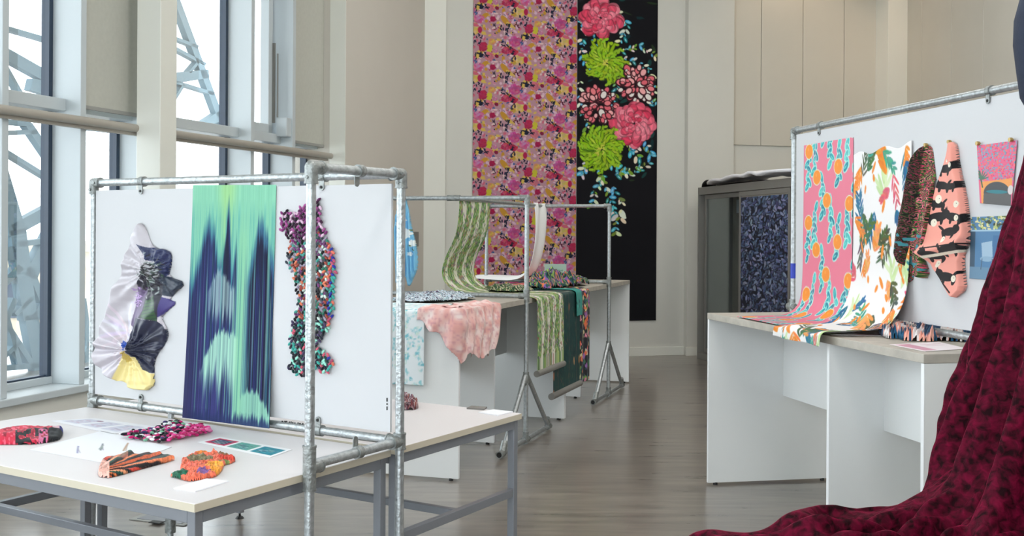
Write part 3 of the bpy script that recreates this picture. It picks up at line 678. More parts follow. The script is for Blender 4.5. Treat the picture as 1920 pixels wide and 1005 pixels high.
def dark_banner():
    cv = Canvas(152, 760, (14, 14, 20), 1.4); random.seed(5); oy = 160   # rows above the picture first
    T = lambda x, y: (x - 1080, y + oy)
    blu, cre, tea = (70, 172, 204), (222, 220, 200), (20, 84, 84)
    for _ in range(60):
        x, y = T(random.uniform(1084, 1226), random.uniform(-150, 330)); cv.ell(x, y, random.uniform(4, 11), random.uniform(1.6, 4), random.uniform(0, 3.1), random.choice([(14, 48, 52), (20, 62, 60), (34, 52, 30)]))
    def sprig(pts, n=9, sz=7):
        for k in range(n):
            t = k / (n - 1) * (len(pts) - 1); i = min(int(t), len(pts) - 2); f = t - i
            x = pts[i][0] * (1 - f) + pts[i + 1][0] * f; y = pts[i][1] * (1 - f) + pts[i + 1][1] * f
            a0 = math.atan2(pts[i + 1][1] - pts[i][1], pts[i + 1][0] - pts[i][0])
            for sgn in (-1, 1):
                a = a0 + sgn * random.uniform(.5, 1.1); c = jitter(random.choice([blu, blu, cre, cre, (120, 150, 60), (30, 120, 130)]), 18); L = sz * random.uniform(.6, 1.7); x += random.uniform(-2.5, 2.5); y += random.uniform(-2.5, 2.5)
                X, Y = T(x, y); cv.petal(X, Y, L, L * .5, a, c, soft=.6)
                if c[0] < 110: cv.petal(X + math.cos(a) * L * .3, Y + math.sin(a) * L * .3, L * .5, L * .18, a, (150, 210, 226), soft=.6)
            X, Y = T(x, y); cv.ell(X, Y, .9, .9, 0, (150, 150, 110))
    for oyy in (0, -300):
        sprig([(1120, 78 + oyy), (1095, 60 + oyy), (1086, 40 + oyy)], 6); sprig([(1150, 8 + oyy), (1172, 40 + oyy), (1160, 70 + oyy)], 9, 8); sprig([(1160, 90 + oyy), (1190, 78 + oyy), (1224, 95 + oyy)], 10, 7); sprig([(1165, 105 + oyy), (1195, 108 + oyy), (1214, 122 + oyy)], 7, 7); sprig([(1092, 70 + oyy), (1086, 95 + oyy), (1100, 120 + oyy)], 7)
        sprig([(1084, 150 + oyy), (1086, 200 + oyy), (1100, 232 + oyy)], 9, 7); sprig([(1160, 130 + oyy), (1150, 170 + oyy), (1140, 210 + oyy)], 9, 8); sprig([(1222, 190 + oyy), (1212, 165 + oyy)], 6, 8)
    sprig([(1170, 262), (1195, 285)], 6, 9); sprig([(1140, 300), (1180, 322), (1214, 295)], 9, 9); sprig([(1120, 310), (1135, 350), (1150, 385), (1152, 425)], 13, 9); sprig([(1098, 300), (1088, 318)], 5, 10); sprig([(1128, 320), (1112, 350), (1108, 372)], 7, 9); sprig([(1180, 270), (1206, 262), (1220, 282)], 6, 8); sprig([(1145, 340), (1162, 372), (1160, 400)], 7, 10); sprig([(1150, 318), (1196, 306)], 6, 8); sprig([(1215, 130), (1224, 160)], 5, 8)
    def peony(x, y, R, a=(206, 52, 84), b=(238, 140, 158)):
        x, y = T(x, y)
        for ring in range(6):
            r = R * (1 - ring * .165); n = int(15 - ring * 1.5)
            for k in random.sample(range(n), n):
                g = k * 2 * math.pi / n + ring * .4 + random.uniform(-.2, .2); rr = r * random.uniform(.5, .76); t = random.random() ** .8
                c = tuple(a[i] * (1 - t) + b[i] * t for i in range(3)); s = r * .34
                cv.ell(x + math.cos(g) * rr, y + math.sin(g) * rr * .98, s * 1.1, s * .85, g, tuple(v * .72 for v in c)); cv.ell(x + math.cos(g) * rr * 1.04, y + math.sin(g) * rr * 1.02, s, s * .62, g + .3, c)
                cv.ell(x + math.cos(g) * rr * 1.2, y + math.sin(g) * rr * 1.18, s * .55, s * .16, g + 1.57, tuple(min(255, v * 1.12) for v in c))
    def mum(x, y, R):
        x, y = T(x, y)
        for ring in range(6):
            n = [24, 20, 17, 13, 9, 5][ring]; L = R * [1, .86, .7, .54, .38, .24][ring]
            for k in random.sample(range(n), n):
                g = k * 2 * math.pi / n + ring * .21 + random.uniform(-.2, .2); l = L * random.uniform(.74, 1.1); w = R * .13
                x0, y0 = x + math.cos(g) * l * .3, y + math.sin(g) * l * .3
                cv.petal(x0, y0, l * .74, w * 1.35, g, (62, 96, 14)); cv.petal(x0, y0, l * .7, w * .95, g, jitter((146, 186, 34), 14)); cv.ell(x + math.cos(g + .12) * l * .97, y + math.sin(g + .12) * l * .97, w * .7, w * .45, g + 1.2, jitter((150, 190, 40), 10))
                if k % 3 == 0: cv.petal(x0, y0, l * .55, w * .25, g, (214, 216, 96))
        for k in range(10): cv.petal(x + random.uniform(-8, 6), y + random.uniform(-8, 8), 7, 2.2, random.uniform(0, 6), (206, 200, 84))
    def carn(x, y, R):
        X, Y = T(x, y)
        for k in range(80):
            g = random.uniform(0, 6.28); r = R * random.uniform(.1, .95) ** .6; c = random.choice([(234, 128, 136), (226, 104, 118), (240, 172, 174), (232, 226, 222), (228, 112, 124)])
            s = R * random.uniform(.1, .22); cv.ell(X + math.cos(g) * r, Y + math.sin(g) * r, s * 1.35, s * 1.05, g, (60, 24, 32)); cv.ell(X + math.cos(g) * r, Y + math.sin(g) * r - .5, s, s * .72, g, c)
    for dy in (0, -262): mum(1125, 272 + dy - (0 if dy == 0 else 0), 43) if dy == 0 else None
    peony(1122, 30, 40); mum(1132, 112, 43); carn(1190, 150, 34); carn(1120, 190, 34); peony(1186, 223, 43); peony(1150, -90, 40); mum(1115, -40, 34)
    mum(1125, 272, 43)
    return cv
def flat_cloth(name, f, k0, k1, z0, z1, n, cv, W, Hh, m, label, cat, group=None, nu=None, nv=None, parent=None, solid=.004):
    nu = nu or int(W * 1.15); nv = nv or int(Hh * 1.15); K, Z = np.meshgrid(np.linspace(k0, k1, nu), np.linspace(z1, z0, nv))
    x, y, z = f(K, n + 0 * K, Z); P = np.stack([x, y, z + 0 * x], -1); U, V = np.meshgrid(np.linspace(0, W - 1, nu), np.linspace(0, Hh - 1, nv))
    return tag(grid_mesh(name, P, cv.sample(U, V), m, parent, solid=solid), label, cat, group)
kz = lambda py, Y: H - (py - 435.5) * Y / F
# left floral banner: 195 px wide and 685 px tall (160 px above the picture)
flat_cloth('fabric_banner', fb, kpx(885), kpx(1079.2), kz(600, 14.1), kz(-110, 14.1), .012, floral_banner(), 195, 710, M_FABRIC, 'tall pink and mustard banner covered in small repeating flowers', 'fabric banner')
flat_cloth('fabric_banner', fb, kpx(1080), kpx(1230), kz(600, 14.35), kz(-150, 14.35), .014, dark_banner(), 150, 750, M_FABRIC, 'tall black banner with large crimson, pink and lime flowers', 'fabric banner')

# cabinet door print
cv = Canvas(100, 260, (22, 28, 46), 1.6); random.seed(21)
for _ in range(1500):
    x, y, a, l = random.uniform(0, 100), random.uniform(0, 260), random.uniform(0, 3.14), random.uniform(2.4, 5.2)
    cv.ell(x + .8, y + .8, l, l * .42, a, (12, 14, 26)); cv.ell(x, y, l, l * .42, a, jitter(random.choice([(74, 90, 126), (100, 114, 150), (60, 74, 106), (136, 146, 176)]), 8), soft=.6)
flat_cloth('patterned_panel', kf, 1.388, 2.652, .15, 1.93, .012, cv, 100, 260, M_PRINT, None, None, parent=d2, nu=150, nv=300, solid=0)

# ------------------------------------------------------------------ hanging / draped sheets along a path
def path_sheet(name, f, s0, s1, path, cv, ppm, m, label, cat, group=None, res=260, wav=None, parent=None, solid=.0025, swap=False, top=None, splay=0):
    p = np.array(path, float); 
    for _ in range(3):
        q = [p[0]]
        for a, b in zip(p[:-1], p[1:]): q += [a * .75 + b * .25, a * .25 + b * .75]
        p = np.array(q + [p[-1]])
    d = np.r_[0, np.cumsum(np.hypot(*(p[1:] - p[:-1]).T))]; L = d[-1]; nv = int(L * res) + 2; nu = int(abs(s1 - s0) * res) + 2
    t = np.linspace(0, L, nv); n = np.interp(t, d, p[:, 0]); z = np.interp(t, d, p[:, 1])
    u = np.linspace(0, 1, nu); U, T = np.meshgrid(u, t); S = s0 + (s1 - s0) * U + splay * (T / L) * (U - .5); Nn = np.repeat(n[:, None], nu, 1); Z = np.repeat(z[:, None], nu, 1)
    tn = np.gradient(n, t)[:, None]; tz = np.gradient(z, t)[:, None]
    if wav is not None: w = wav(U, T / L); Nn = Nn + w * tz; Z = Z - w * tn
    if top is not None: Z = Z + top(U) * np.clip(1 - T / (.1 * L), 0, 1)
    x, y, zz = f(S, Nn, Z); P = np.stack([x, y, zz + 0 * x], -1)
    cl = cv.sample(U * abs(s1 - s0) * ppm, T * ppm) if isinstance(cv, Canvas) else cv(U, T / L)
    return tag(grid_mesh(name, P, cl, m, parent, solid=solid), label, cat, group)

# teal glitch cloth on the left board
def teal_cols(U, V):
    r = np.random.default_rng(12); n = 160; X = (U * n)
    def col(seed, w):
        T_ = np.random.default_rng(seed).random(400); q_ = T_[np.floor(X / 1.15).astype(int)]; return .5 * vnoise(X, 0 * X, w, 1, seed) + .5 * q_ if w < 5 else vnoise(X, 0 * X, w, 1, seed)
    j1, j2, j3 = col(1, 1.6), col(2, 4), col(3, 12)
    mint, tea, nav, ind, pur, pale, yel = [np.array(c, float) for c in ((142, 212, 180), (56, 140, 150), (18, 24, 56), (38, 56, 120), (66, 48, 116), (196, 220, 220), (176, 222, 130))]
    o = np.zeros(U.shape + (3,)); o[:] = mint
    def lay(mask, c): o[:] = o * (1 - mask[..., None]) + c * mask[..., None]
    sm = lambda x: np.clip(x, 0, 1)
    bump = lambda c, w: np.exp(-((U - c) / w) ** 2)
    lay(.55 * sm(bump(.42, .1) * 1.2 - V * 2.2), yel)
    lay(.5 * sm((j1 - .45) * 3) * sm((V - .06) * 12), tea)
    # dark ranges, ragged tops
    top = .46 - .30 * bump(.22, .13) - .34 * bump(.44, .045) - .2 * bump(.54, .03) + (j1 - .5) * .10 + (j2 - .5) * .06
    lay(sm((V - top + .05) * 14) * sm((.58 - U) * 25) * .85, tea * .6 + ind * .4); lay(sm((V - top - .02) * 22) * sm((.575 - U) * 25), nav * .6 + ind * .4); lay(sm((V - top) * 10) * sm((.575 - U) * 25) * sm((j1 - .42) * 4) * .7, ind * .8 + pur * .2); lay(sm(bump(.43, .05) * 2 - .6) * sm((V - .16 - 3.2 * np.abs(U - .43)) * 18) * sm((.6 - V) * 9), nav)
    t2 = .5 - .34 * bump(.84, .13) - .1 * bump(.98, .05) + (j1 - .5) * .1 + (j2 - .5) * .05
    lay(sm((V - t2 + .05) * 16) * sm((U - .66) * 20) * .85, ind * .6 + tea * .4); lay(sm((V - t2 - .03) * 22) * sm((U - .69) * 25), nav)
    # indigo / teal vertical streaks inside
    lay(.75 * sm((col(7, 2.2) - .58) * 6) * sm((V - .25) * 6), ind); lay(.75 * sm((col(8, 1.5) - .6) * 7) * sm((V - .2) * 6), tea); lay(.6 * sm((col(28, 3) - .68) * 9) * sm((V - .15) * 6) * sm((vnoise(X, V * 100, 3, 30, 4) - .4) * 4), mint); lay(.5 * sm((col(15, 2.5) - .7) * 8) * sm((V - .3) * 6), pur)
    step = np.floor(col(4, 3) * 5) / 5 * .05
    # pale cloud one and two
    a1 = .33 + np.where(U < .36, (U - .36) ** 2 * 5, (U - .36) * .45) + step; e1 = .57 + (j1 - .5) * .12 - .25 * np.clip(.34 - U, 0, 1)
    lay(sm((V - a1) * 60) * sm((e1 - V) * 18) * sm((U - .2) * 14) * sm((.56 - U) * 30) * (.25 + .6 * j1), pale * .75 + mint * .25)
    a2 = .585 + np.where(U < .42, (U - .42) ** 2 * 3, (U - .42) * .1) + step; e2 = .88 + (j2 - .5) * .2
    lay(sm((V - a2) * 60) * sm((e2 - V) * 9) * sm((U - .1) * 8) * sm((.62 - U) * 30) * (.62 + .5 * j1), mint * .6 + pale * .4)
    a3 = .83 + .5 * (U - .78) ** 2 * 4 + step * .8
    lay(sm((V - a3) * 60) * sm((U - .62) * 20) * (.75 + .25 * j1), mint * .85 + pale * .15)
    # mint centre band
    lay(sm(bump(.62, .045) * 1.5) * sm((V - .1) * 8) * (.35 + .65 * j1) * .9, mint * .8 + yel * .2)
    lay(.85 * sm((col(9, 2.4) - .42) * 5) * sm((V - .8) * 7) * sm((.62 - U) * 9), ind * .5 + pur * .5)
    lay(sm((V - .955 - (j1 - .5) * .05) * 40) * .85, ind * .7 + nav * .3); lay(.9 * sm((.16 - U) * 8) * sm((V - .42) * 5) * (.5 + .5 * j1), nav * .6 + pur * .4)
    return np.clip(o * .88 + (j1[..., None] - .5) * 16, 0, 255)
nv, nu = 560, 210; V_, U_ = np.mgrid[0:1:nv * 1j, 0:1:nu * 1j]
PXl = 362 - 20 * V_ ** 1.3; PXr = 518 - 13 * V_ ** 1.1; PY = (347 + (436 + 0 * V_) * V_) * (1 - U_) + (346.5 + 457 * V_) * U_; PX = PXl * (1 - U_) + PXr * U_
hh = .004 + .03 * np.clip((V_ - .55) / .4, 0, 1) ** 1.5 + .0025 * np.sin(U_ * 9 + V_ * 2) * V_
x, y, z = bp(PX, PY, hh)
tag(grid_mesh('printed_cloth', np.stack([x, y, z], -1), teal_cols(U_, V_), M_FABRIC, solid=.002), 'long mint, navy and purple streaked cloth hanging down the left white board', 'fabric')

# gathered satin piece
def zc(pts, x0, y0, s): return [(x0 + a / s, y0 + b / s) for a, b in pts]
Z1 = lambda p: zc(p, 160, 400, 2.871)
sat = Z1([(308, 45), (335, 90), (358, 165), (400, 192), (432, 190), (472, 215), (465, 290), (452, 340), (550, 372), (480, 440), (455, 465), (500, 480), (440, 530), (412, 562), (455, 640), (440, 695), (385, 770), (372, 830), (380, 955), (230, 945), (222, 905), (150, 900), (35, 785), (80, 640), (132, 500), (165, 400), (210, 290), (240, 160), (288, 75)])
cs = Canvas(220, 350, (184, 179, 186), 2)
def Q(p): return [((a) / 2.871, b / 2.871) for a, b in p]
cs.poly(Q([(0, 700), (150, 600), (250, 760), (230, 960), (0, 960)]), (190, 184, 192))
for k in range(40):
    a = random.uniform(0, 6.28); cs.petal(100 / 2.871 * 2.4, 640 / 2.871, random.uniform(30, 70), 6, a, jitter((206, 198, 210), 14), al=.5)
for p, c in (([(300, 165), (350, 185), (432, 185), (480, 215), (470, 300), (450, 345), (420, 330), (400, 260), (350, 250)], (30, 40, 82)), ([(425, 330), (560, 370), (470, 450), (430, 440)], (22, 36, 56)), ([(400, 440), (510, 478), (440, 535), (405, 560)], (62, 52, 116)),
             ([(330, 300), (430, 290), (430, 440), (400, 580), (300, 560), (280, 480)], (40, 40, 54)), ([(300, 400), (345, 400), (330, 520), (280, 620), (260, 600)], (92, 74, 110)), ([(345, 470), (400, 440), (400, 580), (325, 560)], (50, 84, 52)),
             ([(285, 560), (400, 580), (460, 640), (445, 700), (380, 790), (390, 860), (320, 850), (250, 700)], (20, 26, 54)), ([(195, 830), (230, 760), (290, 770), (330, 840), (390, 870), (390, 960), (220, 960), (150, 905)], (224, 206, 138)), ([(215, 745), (260, 735), (290, 790), (240, 800)], (196, 170, 84)), ([(220, 680), (255, 700), (250, 745), (225, 720)], (40, 80, 170))):
    cs.poly(Q(p), c)
for _ in range(150):
    x, y = random.gauss(375, 28), random.gauss(320, 45); cs.ell(x / 2.871, y / 2.871, 4, 1.2, random.uniform(0, 3), random.choice([(150, 160, 160), (60, 60, 60), (70, 90, 80), (180, 180, 186), (30, 30, 36)]))
for _ in range(26): cs.ell(random.uniform(275, 315) / 2.871, random.uniform(400, 500) / 2.871, 3, 1, random.uniform(0, 3), (170, 140, 190))
for k in range(8): cs.line(330 / 2.871, (470 + k * 18) / 2.871, 400 / 2.871, (455 + k * 18) / 2.871, .8, (30, 34, 60))
def sat_h(X, Y):
    u = (X - 160) * 2.871; v = (Y - 400) * 2.871
    t1 = np.arctan2(v - 735, u - 265); r1 = np.hypot(v - 735, u - 265) / 200; t2 = np.arctan2(v - 310, u - 375); r2 = np.hypot(v - 310, u - 375) / 200
    w = 1 / (1 + np.exp((v - 520) / 40)); f1 = np.sin(9 * t1 + 3 * np.sin(2 * t1) + 3 * vnoise(u, v, 120, 120, 5)) * np.clip(r1 * 1.3, .2, 1.0) * (.5 + vnoise(u, v, 90, 90, 15)) + .5 * np.sin(23 * t1 + 1) / (1 + r1); f2 = np.sin(7 * t2 + 1.5 + 3 * vnoise(u, v, 100, 100, 6)) * np.clip(r2 * 1.3, .2, 1.0) * (.5 + vnoise(u, v, 80, 80, 16)) + .5 * np.sin(19 * t2) / (1 + r2)
    kn = .03 * np.exp(-(r2 / .3) ** 2) + .03 * np.exp(-(r1 / .22) ** 2)
    cr_ = .016 * (vnoise(u, v, 9, 9, 4) - .5) * (np.exp(-(r2 / .45) ** 2) + np.exp(-(r1 / .4) ** 2))
    return .014 + .012 * (f1 * (1 - w) + f2 * w) + kn + cr_ + .004 * vnoise(u, v, 60, 25, 9)
tag(relief('satin_wrap', sat, bp0, lambda X, Y: cs.sample(X - 160, Y - 400), sat_h, M_SILK, step=.8, edge=3, smooth_poly=1), 'gathered silver, navy and yellow satin piece pinned at the left of the board', 'fabric')

# ------------------------------------------------------------------ knitted pieces made of stitches
def stitches(name, poly, f, sp, palette, m, label, cat, thick=.006, lift=.006, ang=.75, k=1.0, elong=.62, seed=1, group=None):
    rr = random.Random(seed); q = np.array(poly); a0, b0 = q.min(0); a1, b1 = q.max(0); mb = MB(); j = 0; b = b0
    while b < b1:
        a = a0 + (sp / 2 if j % 2 else 0); i = 0
        while a < a1:
            if inside(np.array([a]), np.array([b]), q)[0]:
                sg = 1 if (i + j) % 2 else -1; g = sg * ang + rr.uniform(-.25, .25); l = sp * elong * rr.uniform(.85, 1.2); w = sp * .34
                hz = lift + rr.uniform(0, 1) * thick
                o = Vector(f(a, b, hz)); ea = (Vector(f(a + .01, b, hz)) - o) * 100; eb = (Vector(f(a, b + .01, hz)) - o) * 100; en = (Vector(f(a, b, hz + .01)) - o) * 100
                mb.ball(o, 1, 7, 5, [(ea * math.cos(g) + eb * math.sin(g)) * l, (-ea * math.sin(g) + eb * math.cos(g)) * w, en * (w * .9)], col=palette((a - a0) / (a1 - a0), (b - b0) / (b1 - b0), rr))
            a += sp; i += 1
        b += sp * .62; j += 1
    return tag(mb.build(name, m, smooth=True, colored=True), label, cat, group)
kn = zc([(225, 40), (228, 100), (240, 200), (290, 320), (312, 380), (304, 450), (295, 640), (262, 750), (215, 810), (262, 850), (302, 910), (278, 950), (200, 930), (130, 970), (60, 920), (90, 880), (70, 800), (80, 700), (108, 620), (118, 540), (85, 480), (98, 440), (55, 400), (60, 340), (75, 290), (30, 220), (28, 135), (50, 112), (90, 140), (150, 90), (205, 60)], 520, 350, 2.715)
def bl(a, z, h):  # board local: a along the board, z height
    return (BP[0] + AX * a / .99985 + NB[0] * h, BP[1] + AY * a + NB[1] * h, z)
def to_bl(p):
    x, y, z = bp(np.array([q[0] for q in p]), np.array([q[1] for q in p])); return list(zip(((x - BP[0]) * AX + (y - BP[1]) * AY).tolist(), z.tolist()))
def knit_pal(a, b, r):
    b = 1 - b; top = [(122, 48, 110), (160, 80, 140), (60, 24, 52), (214, 180, 204), (90, 40, 84), (30, 22, 34)]; mid = [(70, 150, 140), (200, 214, 208), (30, 30, 34), (110, 60, 110), (60, 70, 80), (150, 70, 60), (214, 120, 90), (50, 120, 100), (24, 24, 30), (150, 140, 160)]
    low = [(28, 28, 36), (40, 42, 56), (60, 160, 150), (20, 22, 28), (200, 90, 110), (70, 60, 90), (150, 220, 200), (24, 60, 60)]
    if a < .12 and b > .15: return r.choice([(214, 110, 90), (40, 50, 150), (180, 80, 110), (60, 160, 150)])
    return r.choice(top if b < .2 + .08 * r.random() else mid if b < .68 else low)
stitches('knitted_piece', to_bl(kn), bl, .0175, knit_pal, M_YARN, 'long multicoloured knitted piece with ragged edges pinned behind the near post', 'knitting', thick=.012, lift=.007, seed=3, k=1)

# ------------------------------------------------------------------ things on the front tables
def tf(px, py, h=0): return on_z(px, py, TZ) [0], on_z(px, py, TZ)[1], TZ + h
def tl(x, y, h): return (x, y, TZ + h)
def to_t(p): x, y, z = on_z(np.array([q[0] for q in p], float), np.array([q[1] for q in p], float), TZ); return list(zip(x.tolist(), y.tolist()))
def slab(name, corners, z, cv, W, Hh, m, label, cat, group=None, mapper=None, nu=60, nv=60, thick=.0008, parent=None):
    """flat print; corners TL,TR,BR,BL as pixels on the plane z"""
    c = np.array(corners, float); X, Y, Zz = (on_z(c[:, 0], c[:, 1], z) if mapper is None else mapper(c[:, 0], c[:, 1]))
    P4 = np.stack([X, Y, Zz], -1); V, U = np.mgrid[0:1:nv * 1j, 0:1:nu * 1j]; V = V[..., None]; U = U[..., None]
    P = (P4[0] * (1 - U) + P4[1] * U) * (1 - V) + (P4[3] * (1 - U) + P4[2] * U) * V
    return tag(grid_mesh(name, P, cv.sample(U[..., 0] * (W - 1), V[..., 0] * (Hh - 1)), m, parent, solid=thick), label, cat, group)
ZP = TZ + .0012
# print strip of pale views
cv = Canvas(160, 60, (232, 233, 240), 1); 
for i, x in enumerate((8, 58, 108)):
    cv.poly([(x, 12), (x + 40, 12), (x + 40, 50), (x, 50)], (206, 208, 224))
    for _ in range(18): cv.ell(x + random.uniform(6, 34), random.uniform(18, 44), 6, 1.6, random.uniform(-.4, .4), random.choice([(176, 184, 204), (196, 186, 206), (160, 160, 184), (190, 170, 190)]), al=.7)
cv.ell(44, 16, 7, 3, 0, (120, 80, 110))
slab('print_sheet', [(178, 784), (296, 800), (214, 814), (96, 789)], ZP, cv, 160, 60, M_PRINT, 'white sheet with three pale grey views near the far left of the table', 'print', nu=140, nv=70)
cv = Canvas(200, 120, (231, 233, 239), 1)
for x0, y0, x1, y1, c in ((30, 50, 75, 30, (150, 150, 186)), (75, 62, 120, 45, (120, 130, 140)), (100, 84, 160, 66, (180, 150, 130)), (80, 58, 110, 50, (150, 160, 160))):
    cv.line(x0, y0, x1, y1, 2.4, c); cv.line(x0 + 4, y0 + 2, x1 - 8, y1 + 3, 1.5, jitter(c, 20), al=.6)
slab('sketch_sheet', [(56, 843), (190, 808), (322, 838), (230, 874)], ZP, cv, 200, 120, M_PRINT, label='large white sheet with faint fashion sketches in the middle of the table', cat='drawing', nu=160, nv=120)
cv = Canvas(150, 60, (234, 235, 238), 1.5)
for x, c in ((8, (196, 40, 84)), (55, (96, 160, 150)), (102, (30, 130, 150))):
    cv.poly([(x, 10), (x + 41, 10), (x + 41, 50), (x, 50)], c)
    if x == 8: cv.poly([(x + 6, 16), (x + 35, 16), (x + 35, 44), (x + 6, 44)], (60, 50, 84))
    for _ in range(26): cv.ell(x + random.uniform(8, 33), random.uniform(17, 43), random.uniform(2, 7), 1.3, random.uniform(-.6, .6), jitter(random.choice([(120, 170, 170), (70, 90, 120), (190, 205, 205), (40, 110, 120)]), 12), al=.8)
slab('print_sheet', [(412, 819), (548, 843), (506, 858), (370, 829)], ZP, cv, 150, 60, M_PRINT, 'white sheet with crimson, sage and teal square prints near the rail', 'print', nu=120, nv=60)
def card(name, cs, z, t, m, label, cat, group=None):
    x, y, _ = on_z(np.array([c[0] for c in cs], float), np.array([c[1] for c in cs], float), z); return tag(MB().prism([(x[i], y[i], z) for i in range(len(cs))][::-1], (0, 0, t)).build(name, m), label, cat, group)
card('white_card', [(326, 917), (388, 899), (428, 904), (366, 923)], TZ + .0005, .004, M_PAPER, 'small white card at the near corner of the front table', 'card')
card('white_card', [(897, 774), (925, 769), (962, 773), (934, 780)], TZ + .0005, .004, M_PAPER, 'small white card at the right corner of the table behind the board', 'card')
card('dark_booklet', [(875, 767), (884, 763), (913, 765), (908, 769)], TZ + .0005, .006, M_CAB, 'thin dark booklet beside the white card behind the board', 'booklet')

# pink and black knit on the table
pk = zc([(385, 258), (500, 240), (540, 205), (620, 195), (700, 190), (840, 150), (960, 95), (1100, 92), (1105, 112), (1040, 130), (1150, 140), (1180, 150), (1300, 132), (1312, 160), (1380, 175), (1438, 210), (1260, 235), (1000, 290), (940, 315), (830, 315), (640, 292), (500, 275)], 160, 780, 6)
def pk_pal(a, b, r):
    if a > .62 or r.random() < .2: return r.choice([(196, 30, 110), (214, 60, 140), (160, 20, 84), (226, 120, 170)])
    return r.choice([(24, 22, 34), (230, 226, 232), (30, 30, 40), (196, 30, 110), (120, 180, 150), (232, 232, 236), (70, 60, 110)])
stitches('knitted_piece', to_t(pk), tl, .019, pk_pal, M_YARN, 'magenta, black and white knitted piece lying on the table under the board', 'knitting', thick=.016, lift=.006, seed=8, elong=.66)
# orange and black pleated cloth
pl = zc([(140, 690), (148, 600), (215, 488), (440, 462), (510, 440), (560, 478), (700, 438), (730, 448), (745, 462), (830, 433), (860, 448), (870, 462), (930, 455), (942, 478), (1010, 492), (1000, 508), (640, 602), (480, 650), (300, 700), (220, 700)], 160, 780, 6)
def pl_g(X, Y): u = (X - 160) * 6; v = (Y - 780) * 6; return u, v, np.arctan2((v - 700) * 3.2, u - 60)
def pl_c(X, Y):
    u, v, g = pl_g(X, Y); pal = np.array([(196, 90, 50), (22, 34, 38), (26, 60, 56), (214, 120, 80), (30, 26, 28), (190, 66, 52), (24, 30, 34), (224, 150, 110), (20, 70, 60), (40, 34, 34), (206, 110, 60), (28, 24, 26)], float)
    o = pal[(np.floor((g + 3.2) * 15 + vnoise(u, v, 90, 40, 3) * .8)).astype(int) % 12]; e = (u < 330) & (v > 540 + (u - 200) * .2) & (u < 270); o[e] = (226, 176, 164)
    e = (v < 520) & (u < 480) & (u > 200); o[e] = np.array((210, 122, 96)) * .6 + o[e] * .4; return o * (.85 + .3 * vnoise(u, v, 14, 8, 6))[..., None]
def pl_h(X, Y): u, v, g = pl_g(X, Y); return .009 + .006 * np.abs(np.sin(g * 13)) + .010 * np.exp(-((u - 520) / 70) ** 2 - ((v - 470) / 60) ** 2) + .002 * vnoise(u, v, 40, 30, 2)
tag(relief('pleated_cloth', pl, tf, pl_c, pl_h, M_FABRIC, step=.55, edge=2.5), 'orange and black pleated fan of cloth on the near edge of the front table', 'fabric')
# ruffled orange piece
rf_ = zc([(935, 686), (1010, 668), (1090, 640), (1060, 605), (1100, 570), (1075, 525), (1110, 500), (1200, 470), (1220, 440), (1330, 436), (1425, 448), (1430, 402), (1480, 430), (1520, 450), (1640, 480), (1705, 508), (1640, 545), (1560, 560), (1545, 620), (1480, 690), (1380, 712), (1240, 735), (1140, 742), (1060, 715)], 160, 780, 6)
def rf_c(X, Y):
    u = (X - 160) * 6; v = (Y - 780) * 6; o = np.zeros(u.shape + (3,)); o[:] = (226, 110, 84)
    def reg(cu, cv_, ru, rv, c): m_ = np.exp(-(((u - cu) / ru) ** 2 + ((v - cv_) / rv) ** 2) * 1.2) > (.25 + .3 * vnoise(u, v, 22, 10, int(cu) % 50)); o[m_] = c
    reg(1280, 520, 170, 40, (120, 112, 84)); reg(1300, 450, 140, 26, (224, 126, 58)); reg(1560, 470, 110, 34, (128, 92, 64)); reg(1600, 510, 120, 26, (206, 70, 56)); reg(1450, 590, 110, 44, (240, 160, 60)); reg(1480, 650, 90, 40, (232, 150, 50)); reg(1330, 670, 90, 36, (126, 90, 150)); reg(1060, 680, 110, 40, (26, 96, 72)); reg(1180, 600, 90, 30, (226, 108, 92)); reg(1200, 715, 90, 26, (236, 110, 84)); reg(1560, 545, 80, 14, (120, 140, 80))
    return o * (.7 + .5 * vnoise(u, v, 9, 6, 2))[..., None]
def rf_h(X, Y): u = (X - 160) * 6; v = (Y - 780) * 6; return .006 + .013 * vnoise(u + v, v, 44, 12, 5) + .004 * vnoise(u, v, 20, 7, 8)
tag(relief('ruffled_cloth', rf_, tf, rf_c, rf_h, M_FABRIC, step=.5, edge=2.5), 'orange, green and purple ruffled textile at the near corner of the table', 'fabric')
# red rolled cloth
rd = zc([(-360, 400), (-60, 335), (0, 322), (260, 275), (560, 262), (730, 265), (930, 290), (900, 400), (840, 445), (620, 480), (440, 497), (0, 500), (-360, 500)], 0, 770, 7.73)
def rd_c(X, Y):
    u = X * 7.73; v = (Y - 770) * 7.73; o = np.zeros(u.shape + (3,)); o[:] = (206, 44, 72); n1 = vnoise(u, v, 60, 22, 3); n2 = vnoise(u, v, 34, 14, 9)
    o[n1 > .62] = (150, 28, 52); o[n2 > .72] = (226, 96, 120); o[(v > 365) & (n1 < .5) & (u > 220)] = (26, 30, 34); o[(u > 640) & (v < 300)] = (24, 40, 38); o[(u > 760) & (u < 860) & (v < 380)] = (206, 170, 180); o[(u > 860) & (v < 360)] = (50, 56, 130); o[(u > 700) & (v > 360)] = (28, 32, 36); o[(u > 560) & (u < 690) & (v > 380) & (n2 > .4)] = (206, 110, 150)
    return o
def rd_h(X, Y): u = X * 7.73; v = (Y - 770) * 7.73; return .022 + .006 * np.sin(v / 22 + u / 160) + .005 * vnoise(u, v, 50, 20, 7)
tag(relief('rolled_cloth', rd, tf, rd_c, rd_h, M_FABRIC, step=.6, edge=7), 'red and black patterned rolled cloth at the left end of the front table', 'fabric')
